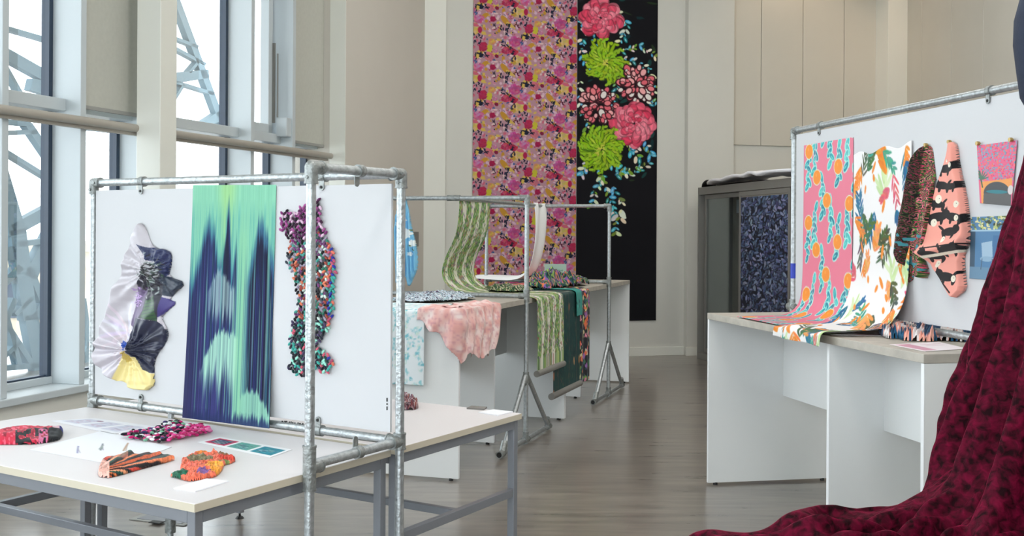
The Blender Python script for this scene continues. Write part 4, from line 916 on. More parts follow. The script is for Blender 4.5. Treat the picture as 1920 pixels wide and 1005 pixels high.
# ruffled strip behind the board
rs = [(742, 772), (742, 752), (752, 750), (760, 747), (768, 752), (780, 758), (787, 765), (776, 770), (758, 769)]
def rs_c(X, Y): p = np.array([(40, 34, 44), (150, 90, 80), (90, 70, 100), (210, 190, 190), (24, 24, 30), (120, 50, 60)], float); return p[(vnoise(X, Y, 2.2, 1.6, 4) * 17).astype(int) % 6]
tag(relief('ruffled_strip', rs, tf, rs_c, lambda X, Y: .018 + .03 * vnoise(X, Y, 3, 2, 8), M_FABRIC, step=.5, edge=3), 'small dark knotted textile on the table just behind the corner post', 'fabric')

# ------------------------------------------------------------------ things on and over the left counters
def pat_green(W=200, Hh=600):
    cv = Canvas(W, Hh, (150, 178, 110), 1); r = random.Random(31)
    def bits(nn):
      for i in range(nn):
        x, y = r.uniform(0, W), r.uniform(0, Hh); cv.ell(x, y, r.uniform(2, 7), r.uniform(1, 2.6), r.uniform(.6, 2.6), r.choice([(96, 150, 84), (64, 118, 62), (190, 200, 130), (120, 160, 70), (206, 206, 190), (84, 140, 90), (150, 110, 160), (170, 90, 90), (44, 90, 54)]))
    bits(int(W * Hh / 30))
    for k in range(4):
        x0 = W * (.14 + .25 * k)
        for y in range(0, Hh, 2): cv.ell(x0 + math.sin(y / 40 + k) * 7, y, W * .045 * (1 + .4 * math.sin(y / 17 + k)), 3, 0, (226, 222, 210))
    bits(int(W * Hh / 90))
    return cv
def lfo(s, n, z): return lf(s, n, z)
gp = path_sheet('patterned_paper', lfo, 1.50, 2.20, [(.578, 1.806), (.572, 1.70), (.60, 1.50), (.70, 1.32), (.72, 1.18), (.62, 1.085), (.45, 1.062), (.1, 1.058), (-.035, 1.056), (-.045, 1.0), (-.05, .75), (-.05, .50)], pat_green(240, 640), 340, M_PRINT,
    'long green striped meadow print hanging from the rack over the counter and down its front', 'printed paper', 'printed paper lengths over the left counters', res=150, wav=lambda U, T: .006 * np.sin(U * 8) * T)
def roll(parent, s0, s1, n, z, r):
    o = MB().tube(lf(s0, n, z), lf(s1, n, z), r, 18).build('roll', M_CAB, parent, smooth=True); return o
roll(gp, 1.47, 2.2, -.052, .492, .024)
cv = Canvas(280, 620, (30, 66, 66), 1); r = random.Random(5)
for _ in range(700): cv.ell(r.uniform(0, 280), r.uniform(0, 620), r.uniform(3, 12), r.uniform(.8, 2.4), r.uniform(.8, 2.4), r.choice([(20, 50, 52), (40, 90, 74), (60, 110, 96), (24, 60, 66), (110, 86, 80), (70, 80, 70)]))
for _ in range(26): cv.ell(r.uniform(0, 280), r.uniform(0, 620), 5, 12, r.uniform(-.3, .3), r.choice([(206, 140, 80), (190, 120, 84), (214, 160, 110)]))
for x in (40, 150, 230): cv.line(x, 0, x + 10, 620, 3, (104, 84, 78))
gp = path_sheet('patterned_paper', lfo, 1.99, 2.79, [(.5, 1.053), (.1, 1.053), (-.020, 1.052), (-.028, 1.0), (-.03, .60), (-.03, .27)], cv, 340, M_PRINT,
    'dark teal leaf print length hanging down the counter front behind the green stripes', 'printed paper', 'printed paper lengths over the left counters', res=150)
roll(gp, 1.93, 2.80, -.032, .262, .026)
cv = Canvas(150, 560, (24, 26, 34), 1)
for _ in range(300):
    x, y = r.uniform(0, 150), r.uniform(0, 560); c = r.choice([(224, 110, 70), (206, 196, 150), (150, 100, 170), (60, 110, 90), (120, 150, 70), (224, 140, 160), (30, 60, 70), (40, 90, 90)])
    for k in range(4): cv.ell(x + r.uniform(-6, 6), y + r.uniform(-6, 6), r.uniform(3, 8), r.uniform(2, 5), r.uniform(0, 3), jitter(c, 10))
path_sheet('patterned_paper', lfo, 2.80, 3.14, [(.5, 1.053), (.1, 1.053), (-.020, 1.052), (-.028, 1.0), (-.03, .60), (-.03, .255)], cv, 340, M_FABRIC,
    'black length with coral, cream and lilac flowers hanging right of the dark teal one', 'printed paper', 'printed paper lengths over the left counters', res=150, wav=lambda U, T: .008 * np.sin(U * 12))
TE = Canvas(300, 260, (40, 140, 130), 1)
for _ in range(90): TE.ell(r.uniform(0, 300), r.uniform(0, 260), r.uniform(6, 16), r.uniform(2, 6), r.uniform(0, 3), r.choice([(28, 110, 110), (60, 160, 150), (24, 84, 88)]))
path_sheet('teal_cloth', lfo, 2.62, 2.80, [(.45, 1.06), (.1, 1.06), (-.038, 1.058), (-.046, 1.0), (-.048, .84)], TE, 340, M_FABRIC, 'narrow teal cloth strip hanging over the counter edge beside the black floral length', 'fabric', res=150)
def heap(name, s0, s1, n0, n1, z, hg, pal, m, label, cat, seed, f=lf, sx=.05, sy=.04, step=.008, sheetz=.004, round_=.35, cseed=0, csx=.03, csy=.02):
    S, Nn = np.meshgrid(np.arange(s0, s1, step), np.arange(n0, n1, step)); a = (S - s0) / (s1 - s0) * 2 - 1; b = (Nn - n0) / (n1 - n0) * 2 - 1
    ra = np.hypot(a, b) * (1 + round_ * (vnoise(S, Nn, .09, .09, seed + 3) - .5)); fall = np.clip((1 - ra) * 3, 0, 1) ** .5
    hh = sheetz + hg * fall * (.25 + .75 * vnoise(S, Nn, sx, sy, seed)) * (.5 + .5 * vnoise(S, Nn, sx * .4, sy * .4, seed + 1))
    x, y, zz = f(S, Nn, z + hh); mk = (ra < 1)[:-1, :-1]
    p = np.array(pal, float); c = p[(vnoise(S, Nn, csx, csy, seed + 7 + cseed) * 23).astype(int) % len(pal)]
    return tag(grid_mesh(name, np.stack([x, y, zz], -1), c, m, None, mk), label, cat)
heap('floral_scarf', 2.55, 3.95, .1, .5, 1.056, .20, [(24, 62, 60), (18, 48, 54), (40, 90, 60), (224, 120, 70), (130, 90, 160), (30, 80, 84), (20, 40, 50), (150, 180, 90), (16, 60, 64)], M_FABRIC, 'dark green scarf with orange and purple flowers heaped on the left counters', 'scarf', 3, csx=.05, csy=.04, sx=.14, sy=.08)
heap('green_cloth', 1.9, 2.4, .2, .6, 1.06, .07, [(60, 100, 70), (40, 70, 50), (200, 190, 160), (90, 110, 60), (24, 34, 34)], M_FABRIC, 'small dark green patterned cloth bundled where the striped print meets the counter', 'fabric', 13)
# flat prints at the far end of the row
def l2(s, n, z): return lf(s, n, z)
cvo = Canvas(120, 60, (214, 120, 110), 1)
for _ in range(60): cvo.ell(r.uniform(0, 120), r.uniform(0, 60), 6, 3, r.uniform(0, 3), r.choice([(224, 100, 60), (230, 160, 170), (200, 60, 80), (190, 140, 190)]))
K, Nn = np.meshgrid(np.linspace(3.35, 4.35, 60), np.linspace(.35, .75, 30)); x, y, z = lf(K, Nn, 1.056 + 0 * K)
tag(grid_mesh('print_sheet', np.stack([x, y, z], -1), cvo.sample((K - 3.35) * 119, (Nn - .35) * 147), M_PRINT, solid=.006), 'orange and pink print lying flat on the far end of the left counters', 'print')
# pale green sign card standing among the scarves
S0 = lf(3.42, .50, 1.052); cvs = Canvas(60, 48, (160, 184, 172), 2)
for k in range(13): cvs.ell(11 + k * 3.1, 15, 1.1, 1.5 if k % 3 else 2.1, 0, (96, 140, 118))
cvs.poly([(40, 24), (60, 24), (60, 48), (40, 48)], (206, 210, 208))
U_, V_ = np.meshgrid(np.linspace(0, 1, 60), np.linspace(0, 1, 48)); px_ = 1021 + 41 * U_; 
x, y, z = on_plane(px_, 495 + 38 * V_, S0, (.05, -1, 0)); tag(grid_mesh('sign_card', np.stack([x, y, z], -1), cvs.sample(U_ * 59, V_ * 47), M_PRINT, solid=.003), 'pale green sign card with a line of small lettering behind the floral scarf', 'sign')
# white cloth over the far frame
path_sheet('white_cloth', lfo, 3.56, 3.93, [(.62, 1.806), (.605, 1.72), (.61, 1.5), (.64, 1.3), (.70, 1.15), (.82, 1.098), (1.0, 1.10), (1.26, 1.105), (1.32, 1.09)], lambda U, T: np.full(U.shape + (3,), 234.), 340, M_FABRIC,
    'plain white cloth hanging from the far rack rail and swept over its lower rail', 'fabric', res=110, wav=lambda U, T: .016 * np.sin(U * 9 + T * 3))
# turquoise and white cloth down the end of the near counter
cv = Canvas(150, 420, (226, 234, 238), 1)
for _ in range(420):
    x, y = r.uniform(0, 150), r.uniform(0, 420)
    for k in range(4): cv.ell(x + r.uniform(-5, 5), y + r.uniform(-5, 5), r.uniform(2, 5), r.uniform(1, 2.6), r.uniform(0, 3), r.choice([(150, 206, 214), (120, 190, 204), (190, 220, 226), (220, 226, 232), (206, 226, 220)]))
def endf(q, d, z): return lf(d, q, z)     # q across the counter depth, d toward the aisle row
path_sheet('turquoise_cloth', endf, .225, .66, [(.5, 1.056), (.1, 1.056), (-.012, 1.055), (-.02, 1.0), (-.022, .8), (-.024, .582)], cv, 340, M_FABRIC, 'white cloth with turquoise blossom print hanging down the near counter end', 'fabric', res=170, wav=lambda U, T: .004 * np.sin(U * 14) * T)
# pink crumpled cloth over the counter corner
def wrap(w, v):
    """w: <0 on the end face, >0 along the aisle; v<0 on the worktop, >0 hanging"""
    out = .012 + .016 * np.clip(v / .1, 0, 1) + .012 * np.sin(w * 40 + v * 14) * np.clip(v / .08, 0, 1) + .014 * vnoise(w + 9, v + 9, .06, .07, 4) * np.clip(v / .03 + .3, 0, 1)
    ins = np.where(v < 0, -v, -out); top = 1.058 + .022 * vnoise(w + 9, v + 9, .05, .04, 5) * np.clip(-v / .04, 0, 1)
    z = np.where(v < 0, top, 1.058 - v)
    # rounded corner: blend between faces
    s = np.where(w > 0, w, 0.); n = np.where(w < 0, -w, 0.); k = np.clip((w + .03) / .06, 0, 1)
    return s * 1. + ins * (1 - k), n + ins * k, z
W_, V_ = np.meshgrid(np.linspace(-.27, .72, 220), np.linspace(-.2, .34, 130))
def drop(w): return np.interp(w, [-.27, -.22, -.12, -.05, 0, .05, .18, .35, .5, .62, .72], [.06, .10, .16, .24, .33, .28, .30, .325, .31, .22, .07]) + .012 * np.sin(w * 60)
mk = (V_ < drop(W_)) & (V_ > -.17 - .03 * np.sin(W_ * 20)); s_, n_, z_ = wrap(W_, V_); x, y, z = lf(s_, n_, z_)
na = np.clip(vnoise(W_ + 9, V_ + 9, .035, .04, 8) * 1.6 - .3, 0, 1)[..., None]; nb = np.clip(vnoise(W_ + 9, V_ + 9, .012, .014, 2) * 2.2 - 1.1, 0, 1)[..., None]
cp = np.array((238, 218, 214.)) * (1 - na) + np.array((224, 168, 162.)) * na; cp = cp * (1 - nb * .6) + np.array((196, 140, 150.)) * nb * .6
tag(grid_mesh('pink_cloth', np.stack([x, y, z], -1), cp, M_FABRIC, None, mk[:-1, :-1], solid=.002), 'blush pink marbled cloth draped over the near counter corner', 'fabric')
heap('folded_cloth', .55, 1.35, .3, .80, 1.056, .07, [(206, 220, 232), (190, 206, 222), (40, 50, 70), (226, 230, 236), (150, 180, 190), (84, 60, 90)], M_FABRIC, 'pale blue and white patterned cloths piled on the near counter behind the pink cloth', 'fabric', 23, csx=.06, csy=.03, sx=.12)
# blue towel on the rack rail
FP = fr(F2, 0, 0)
def rp(px, py, h=0):
    x, y, w = ray(px, py); N = (-DD[0], -DD[1]); t = (FP[0] * N[0] + FP[1] * N[1] - .02) / (x * N[0] + y * N[1])
    X, Y, Z = x * t, y * t, H + w * t; return X - DD[0] * h, Y - DD[1] * h, Z
tw = zc([(105, 140), (150, 140), (152, 175), (175, 260), (200, 420), (240, 560), (250, 740), (215, 820), (180, 900), (160, 880), (150, 810), (135, 780), (128, 830), (75, 885), (58, 860), (55, 300), (80, 250), (100, 175)], 730, 340, 4.57)
cv = Canvas(60, 130, (120, 184, 220), 3)
for x, y, rr_ in ((30, 70, 10), (24, 45, 6), (16, 90, 6), (40, 88, 7), (14, 52, 6), (36, 108, 5)):
    for k in range(7): cv.petal(x, y, rr_, rr_ * .6, k * .9, (232, 238, 240))
for x, y in ((38, 64), (36, 92), (42, 100), (40, 50)): cv.ell(x, y, 3, 1.3, .5, (96, 120, 84))
tag(relief('blue_towel', tw, rp, lambda X, Y: cv.sample(X - 736, Y - 368), lambda X, Y: .03 + .012 * np.sin((X - 760 - (Y - 380) * .05) * .9) + .01 * vnoise(X, Y, 5, 12, 3), M_FABRIC, step=.5, edge=2, smooth_poly=1, solid=.004), 'sky blue cloth with white flowers tied to the middle rack rail', 'fabric')
# small dark panel on the side wall
wp = MB(); WX, WY = P1[0] + .317 * 1.62, P1[1] + 1.62; 
def wf(t, n, z): return (WX + .302 * t + .953 * n, WY + .953 * t - .302 * n, z)
wp.box(0, .2, 0, .02, 1.36, 1.53, wf); tag(wp.build('wall_panel', M_CAB, bevel=.003), 'small dark control panel on the side wall behind the blue cloth', 'wall panel')

# ------------------------------------------------------------------ right display
def pat_orange(W=270, Hh=560):
    cv = Canvas(W, Hh, (216, 116, 138), 1.2); r = random.Random(2)
    def leaf(x, y, L, a):
        cv.petal(x, y, L, L * .6, a, (168, 226, 214)); cv.petal(x + math.cos(a) * 1.6, y + math.sin(a) * 1.6, L - 3.6, L * .42, a, r.choice([(30, 132, 150), (40, 150, 160), (24, 116, 138), (70, 176, 176)])); cv.petal(x + math.cos(a) * L * .35, y + math.sin(a) * L * .35, L * .45, L * .1, a + .2, (110, 206, 196))
    for j in range(-1, 6):
        for i, (x0, y0) in enumerate(((20, 20), (86, 74), (150, 14), (216, 66), (52, 130), (250, 120), (120, 120), (186, 128))):
            x, y = x0, y0 + j * 140
            for k in range(6):
                a = math.pi / 2 + r.uniform(-.25, .25); leaf(x + (k % 2) * 10 - 5 + r.uniform(-2, 2), y + k * 11, r.uniform(22, 30), a + (1 if k % 2 else -1) * r.uniform(.5, .9)); 
            leaf(x, y + 4, 26, -math.pi / 2 + r.uniform(-.5, .5))
            cv.line(x, y, x, y + 50, 1, (190, 150, 170))
        for x, y in ((60, 66), (196, 120), (150, 50), (24, 14), (240, 24), (104, 112), (250, 96)):
            if (x, j) == (22, 0): continue
            cv.ell(x, y + j * 140, 18, 15.5, 0, (206, 226, 200)); cv.ell(x, y + j * 140, 16.5, 14, 0, (228, 136, 40)); cv.ell(x - 3, y + j * 140 - 4, 2, 3, 0, (236, 156, 60))
    return cv
def pat_leaf(W=400, Hh=620):
    cv = Canvas(W, Hh, (226, 224, 224), 1.3); r = random.Random(9)
    for _ in range(16):
        x, y = r.uniform(0, W), r.uniform(0, Hh)
        for k in range(9): cv.petal(x, y - k * 4, r.uniform(26, 46), 8, -1.57 + r.uniform(-.9, .9), r.choice([(186, 210, 150), (170, 200, 136), (200, 216, 166)]), al=.8)
    def frond(x, y, a, n, L, c, w):
        for k in range(n):
            t = k / n; X = x + math.cos(a) * L * t; Y = y + math.sin(a) * L * t
            for s in (-1, 1): cv.petal(X, Y, L * .5 * (1 - t * .4), w, a + s * r.uniform(.35, .8), jitter(c, 14))
        cv.line(x, y, x + math.cos(a) * L, y + math.sin(a) * L, .8, c)
    cols = [(44, 110, 140), (30, 96, 130), (64, 100, 64), (74, 86, 60), (222, 130, 50), (226, 140, 60), (204, 96, 110), (70, 150, 130), (90, 90, 92), (224, 150, 90)]
    for i in range(150):
        c = cols[i % len(cols)]; frond(r.uniform(-10, W + 10), r.uniform(-10, Hh + 10), r.uniform(.6, 2.6) + (3.14 if r.random() < .5 else 0), r.randint(4, 8), r.uniform(30, 60), c, r.uniform(4, 7.5))
    for _ in range(110): cv.petal(r.uniform(0, W), r.uniform(0, Hh), r.uniform(14, 26), 7, r.uniform(.4, 2.2), (222, 134, 54))
    return cv
def spx(px):
    a = (px - CX) / F; q = gf(0, .006, 0); return (a * q[1] - q[0]) / (GD[0] - a * GD[1])
def gfn(s, n, z): return gf(s, n, z)
s0, s1, s2, s3 = spx(1508), spx(1600), spx(1601), spx(1712)
path_sheet('printed_paper', gfn, s0, s1, [(.010, 2.052), (.010, 1.9), (.012, 1.5), (.014, 1.26), (.03, 1.13), (.10, 1.068), (.2, 1.060), (.415, 1.058)], pat_orange(), 340, M_PRINT,
    'pink print length with oranges and teal leaves curving from the right board onto the counter', 'printed paper', 'printed paper lengths on the right board', res=210)
path_sheet('printed_paper', gfn, s2, s3, [(.012, 1.955), (.012, 1.7), (.016, 1.36), (.04, 1.2), (.12, 1.085), (.22, 1.068), (.40, 1.066), (.458, 1.064), (.466, 1.04), (.468, 1.005)], pat_leaf(), 340, M_FABRIC,
    'white length with jungle leaf print running from the right board over the counter edge', 'printed paper', 'printed paper lengths on the right board', res=210, wav=lambda U, T: .010 * np.sin(U * 10 + 1) * (.4 + T), top=lambda U: .02 * U + .012 * np.sin(U * 14))
# two hanging cloths
d1_ = zc([(262, 118), (285, 116), (298, 132), (306, 200), (322, 330), (305, 440), (275, 600), (250, 660), (262, 700), (286, 760), (266, 805), (215, 740), (192, 820), (150, 800), (186, 750), (140, 700), (150, 560), (188, 400), (208, 250), (236, 160)], 1640, 230, 2.717)
def d1c(X, Y):
    u = (X - 1640) * 2.717; v = (Y - 230) * 2.717; n = vnoise(u, v, 17, 16, 3); p = np.array([(60, 90, 40), (30, 44, 28), (204, 76, 106), (40, 70, 34), (24, 28, 24), (214, 110, 130), (90, 124, 60), (44, 74, 36), (34, 34, 30), (190, 60, 94)], float)
    o = p[(n * 10 + vnoise(u, v, 7, 6, 5) * 6).astype(int) % 10]; dk = (u < 262 - (v - 120) * .16 + 14) & (u > 236 - (v - 120) * .16) ; o[dk] = o[dk] * .55
    m_ = (v > 560) & (n > .76); o[m_] = (60, 130, 140); return o
tag(relief('scarf', d1_, gp0, d1c, lambda X, Y: .02 + .03 * np.clip(np.sin(((X - 1640) * 2.717 + ((Y - 230) * 2.717 - 120) * .17 - 205) / 22), -.6, 1) + .006 * vnoise(X, Y, 5, 20, 3), M_FABRIC, step=.55, edge=3, smooth_poly=1), 'dark green scarf with small pink flowers pinned beside the leaf print', 'scarf')
d2_ = zc([(396, 98), (418, 100), (430, 130), (440, 220), (470, 340), (492, 500), (498, 620), (478, 640), (460, 690), (468, 780), (475, 850), (445, 876), (418, 896), (395, 870), (330, 770), (300, 740), (268, 695), (235, 655), (262, 590), (290, 480), (318, 340), (352, 240), (385, 150)], 1640, 230, 2.717)
cc = Canvas(290, 820, (232, 156, 142), 1); BL_, CR_ = (24, 22, 26), (226, 218, 200)
def cat_shape(x, y, s, fl=1):
    s *= 1.4
    cc.ell(x, y, 36 * s, 15 * s, .1 * fl, BL_); cc.ell(x - 28 * s * fl, y - 12 * s, 15 * s, 14 * s, 0, BL_); cc.ell(x + 30 * s * fl, y + 12 * s, 8 * s, 18 * s, .4 * fl, BL_); cc.ell(x - 12 * s * fl, y + 15 * s, 6 * s, 12 * s, .3, BL_); cc.ell(x + 40 * s * fl, y - 12 * s, 16 * s, 5 * s, -.6 * fl, BL_)
    cc.poly([(x - 40 * s * fl, y - 20 * s), (x - 36 * s * fl, y - 36 * s), (x - 28 * s * fl, y - 22 * s)], BL_)
for a in ((175, 150, 1, -1), (150, 235, .95, 1), (215, 240, .8, -1), (120, 330, .9, 1), (130, 395, 1.1, -1), (225, 395, 1, 1), (205, 470, 1, -1), (110, 590, 1, 1), (215, 560, 1, -1), (180, 700, 1.1, 1)): cat_shape(*a)
for x, y, s in ((205, 130, 14), (130, 305, 22), (245, 330, 18), (105, 425, 20), (245, 400, 16), (165, 510, 16), (120, 635, 18), (225, 710, 18), (180, 110, 8)): cc.ell(x, y, s * .8, s, .3, CR_); cc.ell(x + 4, y - 4, 2, 2, 0, BL_)
cc.line(50, 555, 290, 530, 8, BL_); cc.line(60, 600, 285, 565, 14, CR_); cc.line(110, 680, 200, 780, 9, BL_)
def c2(X, Y): return cc.sample((X - 1640) * 2.717 - 215, (Y - 230) * 2.717 - 85)
def h2(X, Y):
    u = (X - 1640) * 2.717; v = (Y - 230) * 2.717; return .03 + .014 * np.sin((u - 405) / 26 * (300 / (v + 150))) + .03 * np.exp(-((v - 640 + (u - 360) * .25) / 30) ** 2) - .012 * np.exp(-((v - 700 + (u - 360) * .3) / 22) ** 2)
tag(relief('scarf', d2_, gp0, c2, h2, M_FABRIC, step=.55, edge=3, smooth_poly=1), 'salmon pink scarf with black and cream cats hanging on the right board', 'scarf')
GOLD = mat('gold clip metal', (176, 150, 96), .35, .8, .1, 30)
def clipm(px, py, lab, group=None):
    x, y, z = gp0(float(px), float(py), .012); m = MB(); c = Vector((x, y, z)); m.ball(c, .008, 10, 6); m.tube(c, c + Vector((GN[0] * .012, GN[1] * .012, 0)), .009, 10)
    tag(m.build('push_pin', GOLD, smooth=True), lab, 'pin', 'gold pins on the right board')
clipm(1786, 266, 'gold pin holding up the salmon pink cat scarf'); clipm(1840, 269, 'gold pin at the left top corner of the upper print'); clipm(1902, 262, 'gold pin at the right top corner of the upper print'); clipm(1742, 272, 'gold pin holding up the dark green floral scarf')
# two interior prints
cv = Canvas(76, 112, (214, 96, 130), 3); r = random.Random(6)
for _ in range(520): cv.ell(r.uniform(0, 76), r.uniform(0, 70), r.uniform(1, 2.4), r.uniform(.7, 1.5), r.uniform(0, 3), r.choice([(90, 150, 170), (110, 160, 180), (224, 120, 90), (206, 70, 110), (150, 140, 170)]))
cv.poly([(4, 70), (72, 64), (72, 112), (4, 112)], (222, 150, 84)); cv.ell(40, 92, 30, 22, 0, (70, 74, 78)); cv.poly([(10, 92), (72, 90), (74, 112), (8, 112)], (88, 88, 88)); cv.ell(40, 88, 24, 3.4, 0, (50, 120, 130)); cv.line(2, 50, 8, 80, 3, (60, 90, 70)); cv.ell(70, 84, 6, 8, 0, (200, 190, 190))
for k in range(7): cv.petal(6, 66, 18, 2.4, -2.4 + k * .35, (70, 110, 90))
slab('interior_print', [(1834, 273), (1910, 263), (1899, 386), (1840, 381)], 0, cv, 76, 112, M_PRINT, 'pink patterned wall print with a dark sofa pinned at the upper right', 'print', mapper=lambda a, b: gp0(a, b, .006), nu=110, nv=160)
cv = Canvas(80, 120, (74, 118, 156), 3)
for _ in range(120): cv.ell(r.uniform(0, 80), r.uniform(0, 24), r.uniform(1.5, 4), r.uniform(1, 2.4), r.uniform(0, 3), r.choice([(50, 60, 40), (170, 180, 110), (206, 200, 150), (90, 110, 60)]))
cv.poly([(0, 25), (80, 25), (80, 28), (0, 28)], (150, 180, 200)); cv.poly([(44, 36), (66, 36), (66, 84), (44, 84)], (60, 104, 146)); cv.poly([(22, 50), (42, 46), (44, 76), (24, 78)], (150, 176, 196)); cv.ell(33, 80, 13, 5, 0, (130, 160, 184)); cv.poly([(0, 96), (80, 96), (80, 120), (0, 120)], (96, 130, 156)); cv.poly([(0, 28), (10, 28), (10, 96), (0, 96)], (50, 76, 96)); cv.line(24, 80, 22, 100, 1.4, (60, 80, 96)); cv.line(43, 80, 45, 102, 1.4, (60, 80, 96))
slab('interior_print', [(1823, 407), (1902, 404), (1899, 528), (1820, 522)], 0, cv, 80, 120, M_PRINT, 'blue panelled room print with a pale chair pinned below the pink one', 'print', mapper=lambda a, b: gp0(a, b, .006), nu=110, nv=160)
# crumpled blue and pink cloth on the right counter
RZ = 1.052
def rt(px, py, h=0): x, y, _ = on_z(px, py, RZ); return x, y, RZ + h
bc = zc([(35, 350), (60, 300), (110, 262), (200, 255), (330, 262), (460, 240), (600, 262), (700, 292), (860, 300), (1000, 312), (1110, 340), (1280, 312), (1330, 350), (1560, 392), (1700, 420), (1700, 500), (1560, 520), (1300, 505), (1000, 490), (880, 512), (700, 500), (420, 495), (380, 460), (200, 465), (90, 420)], 1640, 580, 8.376)
def bcc(X, Y):
    u = (X - 1640) * 8.376; v = (Y - 580) * 8.376; o = np.zeros(u.shape + (3,)); o[:] = (26, 84, 118); n = vnoise(u + v * .8, v - u * .12, 80, 24, 6); o[n > .54] = (226, 164, 148); o[n > .68] = (226, 222, 222); o[(n < .3)] = (20, 60, 100); o[(np.abs(u - 1200) < 120) & (v < 420)] = (44, 30, 44); return o
tag(relief('blue_cloth', bc, rt, bcc, lambda X, Y: .03 + .035 * vnoise((X - 1640) * 8.376, (Y - 580) * 8.376, 90, 40, 4) + .01 * np.sin((X + Y * 2) * .9), M_FABRIC, step=.45, edge=2.2), 'crumpled navy, blush and white patterned cloth on the right counter', 'fabric')
def slab_r(cs, cv, W, Hh, lab, name='leaflet', th=.0015, z=RZ): return slab(name, cs, z, cv, W, Hh, M_PRINT, lab, 'leaflet', nu=50, nv=30, thick=th)
cv = Canvas(60, 40, (232, 222, 226), 1); cv.poly([(4, 4), (20, 4), (20, 36), (4, 36)], (206, 150, 170)); cv.line(28, 10, 52, 10, 1.5, (190, 150, 160)); cv.line(28, 16, 50, 16, 1, (190, 160, 170))
slab_r([(1668, 646), (1760, 641), (1815, 654), (1735, 659)], cv, 60, 40, 'pale pink leaflets fanned on the near end of the right counter'); 
cv2_ = Canvas(60, 40, (236, 232, 230), 1); cv2_.line(6, 30, 54, 30, 2, (180, 150, 130))
slab_r([(1540, 622), (1640, 618), (1672, 630), (1560, 628)], cv2_, 60, 40, 'plain white sheets lying under the leaf print on the right counter', 'paper_sheet')
cv3_ = Canvas(60, 20, (216, 140, 132), 1)
for _ in range(30): cv3_.ell(r.uniform(0, 60), r.uniform(0, 20), 4, 1.4, r.uniform(0, 3), r.choice([(90, 150, 160), (226, 150, 80), (200, 90, 110)]))
# ------------------------------------------------------------------ dress form and velvet drape
AXX, AXY = 1.76, 3.22
df = empty('dress_form', (AXX, AXY, 0), 'dress form in a dark navy bodice under the crimson velvet at the right edge', 'dress form')
def lathe(prof, cx, cy, sx=1, sy=1, n=40):
    m = MB(); vs = []; fs = []
    for z, r_ in prof:
        for j in range(n): g = 2 * math.pi * j / n; vs.append((cx + r_ * sx * math.cos(g), cy + r_ * sy * math.sin(g), z))
    for i in range(len(prof) - 1):
        for j in range(n): fs.append((i * n + j, i * n + (j + 1) % n, (i + 1) * n + (j + 1) % n, (i + 1) * n + j))
    fs += [tuple(range(n))[::-1], tuple(range((len(prof) - 1) * n, len(prof) * n))]; return m.add(vs, fs)
M_NAVY = mat('dark navy cloth', (26, 36, 56), .85, 0, .1, 30, .15, 200)
lathe([(1.66, .2), (1.75, .235), (1.85, .28), (1.93, .325), (2.0, .335), (2.08, .345), (2.15, .343), (2.22, .325), (2.28, .25), (2.31, .12), (2.4, .07), (2.46, .065)], AXX, AXY, 1, .62).build('torso', M_NAVY, df, smooth=True)
m = MB(); m.tube((AXX, AXY, .03), (AXX, AXY, 1.7), .02); m.build('pole', M_GALV, df, smooth=True)
MB().tube((AXX, AXY, 0), (AXX, AXY, .03), .22, 32).build('base', M_CAB, df, smooth=True)
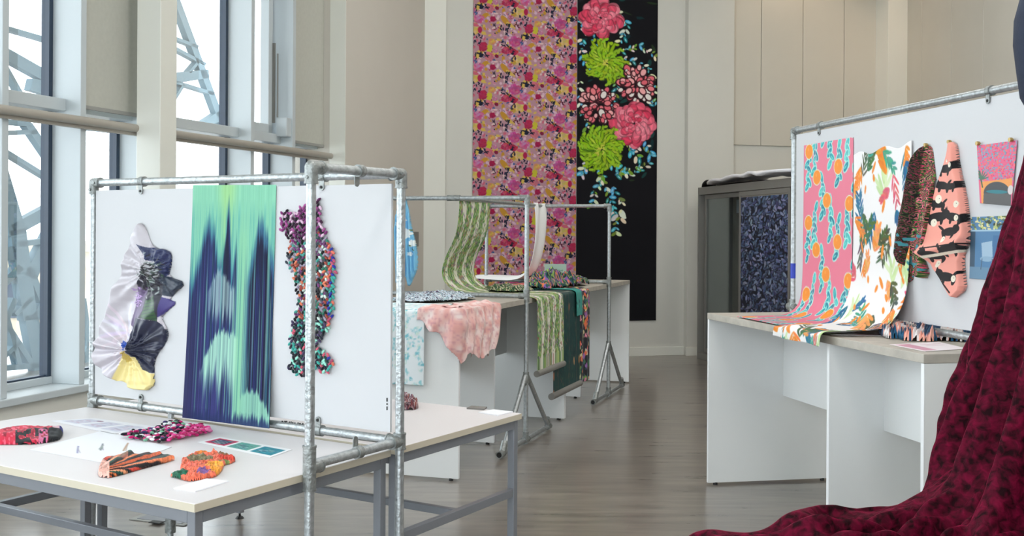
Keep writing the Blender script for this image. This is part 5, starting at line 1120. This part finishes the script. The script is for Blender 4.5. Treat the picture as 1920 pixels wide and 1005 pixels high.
# low covered plinth under the train
pth = [(.255, 1.86), (.272, 1.78), (.305, 1.68), (.33, 1.56), (.352, 1.42), (.372, 1.30), (.41, 1.18), (.442, 1.06), (.474, .96), (.50, .90), (.515, .865), (.60, .805), (.70, .762), (.80, .742), (.885, .738), (.93, .768), (.985, .762), (1.04, .715), (1.10, .702), (1.2, .712), (1.27, .69), (1.31, .58), (1.32, .3), (1.36, .03), (1.42, .012)]
pp = np.array(pth); dd = np.r_[0, np.cumsum(np.hypot(*(pp[1:] - pp[:-1]).T))]; nv, nu = 300, 560
t = np.linspace(0, dd[-1], nv); R0 = np.interp(t, dd, pp[:, 0]); Z0 = np.interp(t, dd, pp[:, 1])
k = np.ones(7) / 7; R0[3:-3] = np.convolve(R0, k, 'valid'); Z0[3:-3] = np.convolve(Z0, k, 'valid')
ph = np.linspace(0, 2 * math.pi, nu); PH, T = np.meshgrid(ph, t / dd[-1]); deg = np.degrees(PH)
R = np.repeat(R0[:, None], nu, 1); Z = np.repeat(Z0[:, None], nu, 1)
A = np.clip(1 - np.clip(181 - deg, 0, None) / 14, 0, 1) * np.clip(1 - np.clip(deg - 262, 0, None) / 50, 0, 1); A = A * A * (3 - 2 * A)
# where there is no train the cloth drops straight down to the floor
gown_r = np.interp(T, [0, .25, .5, 1], [.255, .37, .44, .50]); gown_z = np.interp(T, [0, .95, 1], [1.86, .02, .012])
R = gown_r * (1 - A) + R * A; Z = gown_z * (1 - A) + Z * A
low = np.clip((T - .12) / .3, 0, 1)
fold = (.058 * np.sin(PH * 17 + 2.2 * np.sin(T * 5) + 1) + .026 * np.sin(PH * 29 + 4 * T + 2) + .010 * np.sin(PH * 51 + 7 * T)) * (.25 + low)
fold *= np.clip(np.abs(deg - 180) / 10, .12, 1) 
fl = np.clip((R - .5) / .25, 0, 1) * A; nz = vnoise(PH * 60, T * 100, 2.4, 5, 3) - .5; nz2 = vnoise(PH * 60, T * 100, .9, 2.2, 8) - .5
wr = (.035 * nz + .018 * nz2); lift = .045 * np.sin((PH - 3.1) * 34 + 5 * np.sin(R * 5)) + .02 * np.sin((PH - 3.1) * 71 + R * 9)
sil = np.clip(np.abs(deg - 180) / 8, .1, 1)
R = R + fold * (1 - fl) + wr * (.2 + .25 * low) * (1 - fl); Z = Z + (lift + wr * .5 - .035) * fl * sil * (Z > .2)
Z = np.maximum(Z, .006)
x = AXX + R * np.cos(PH); y = AXY + R * np.sin(PH)
vo = grid_mesh('velvet_drape', np.stack([x, y, Z], -1), np.full(R.shape + (3,), 100.), M_VELVET, None, solid=.004)
tag(vo, 'large crimson crushed velvet drape hanging at the right and trailing across the foreground', 'drape')
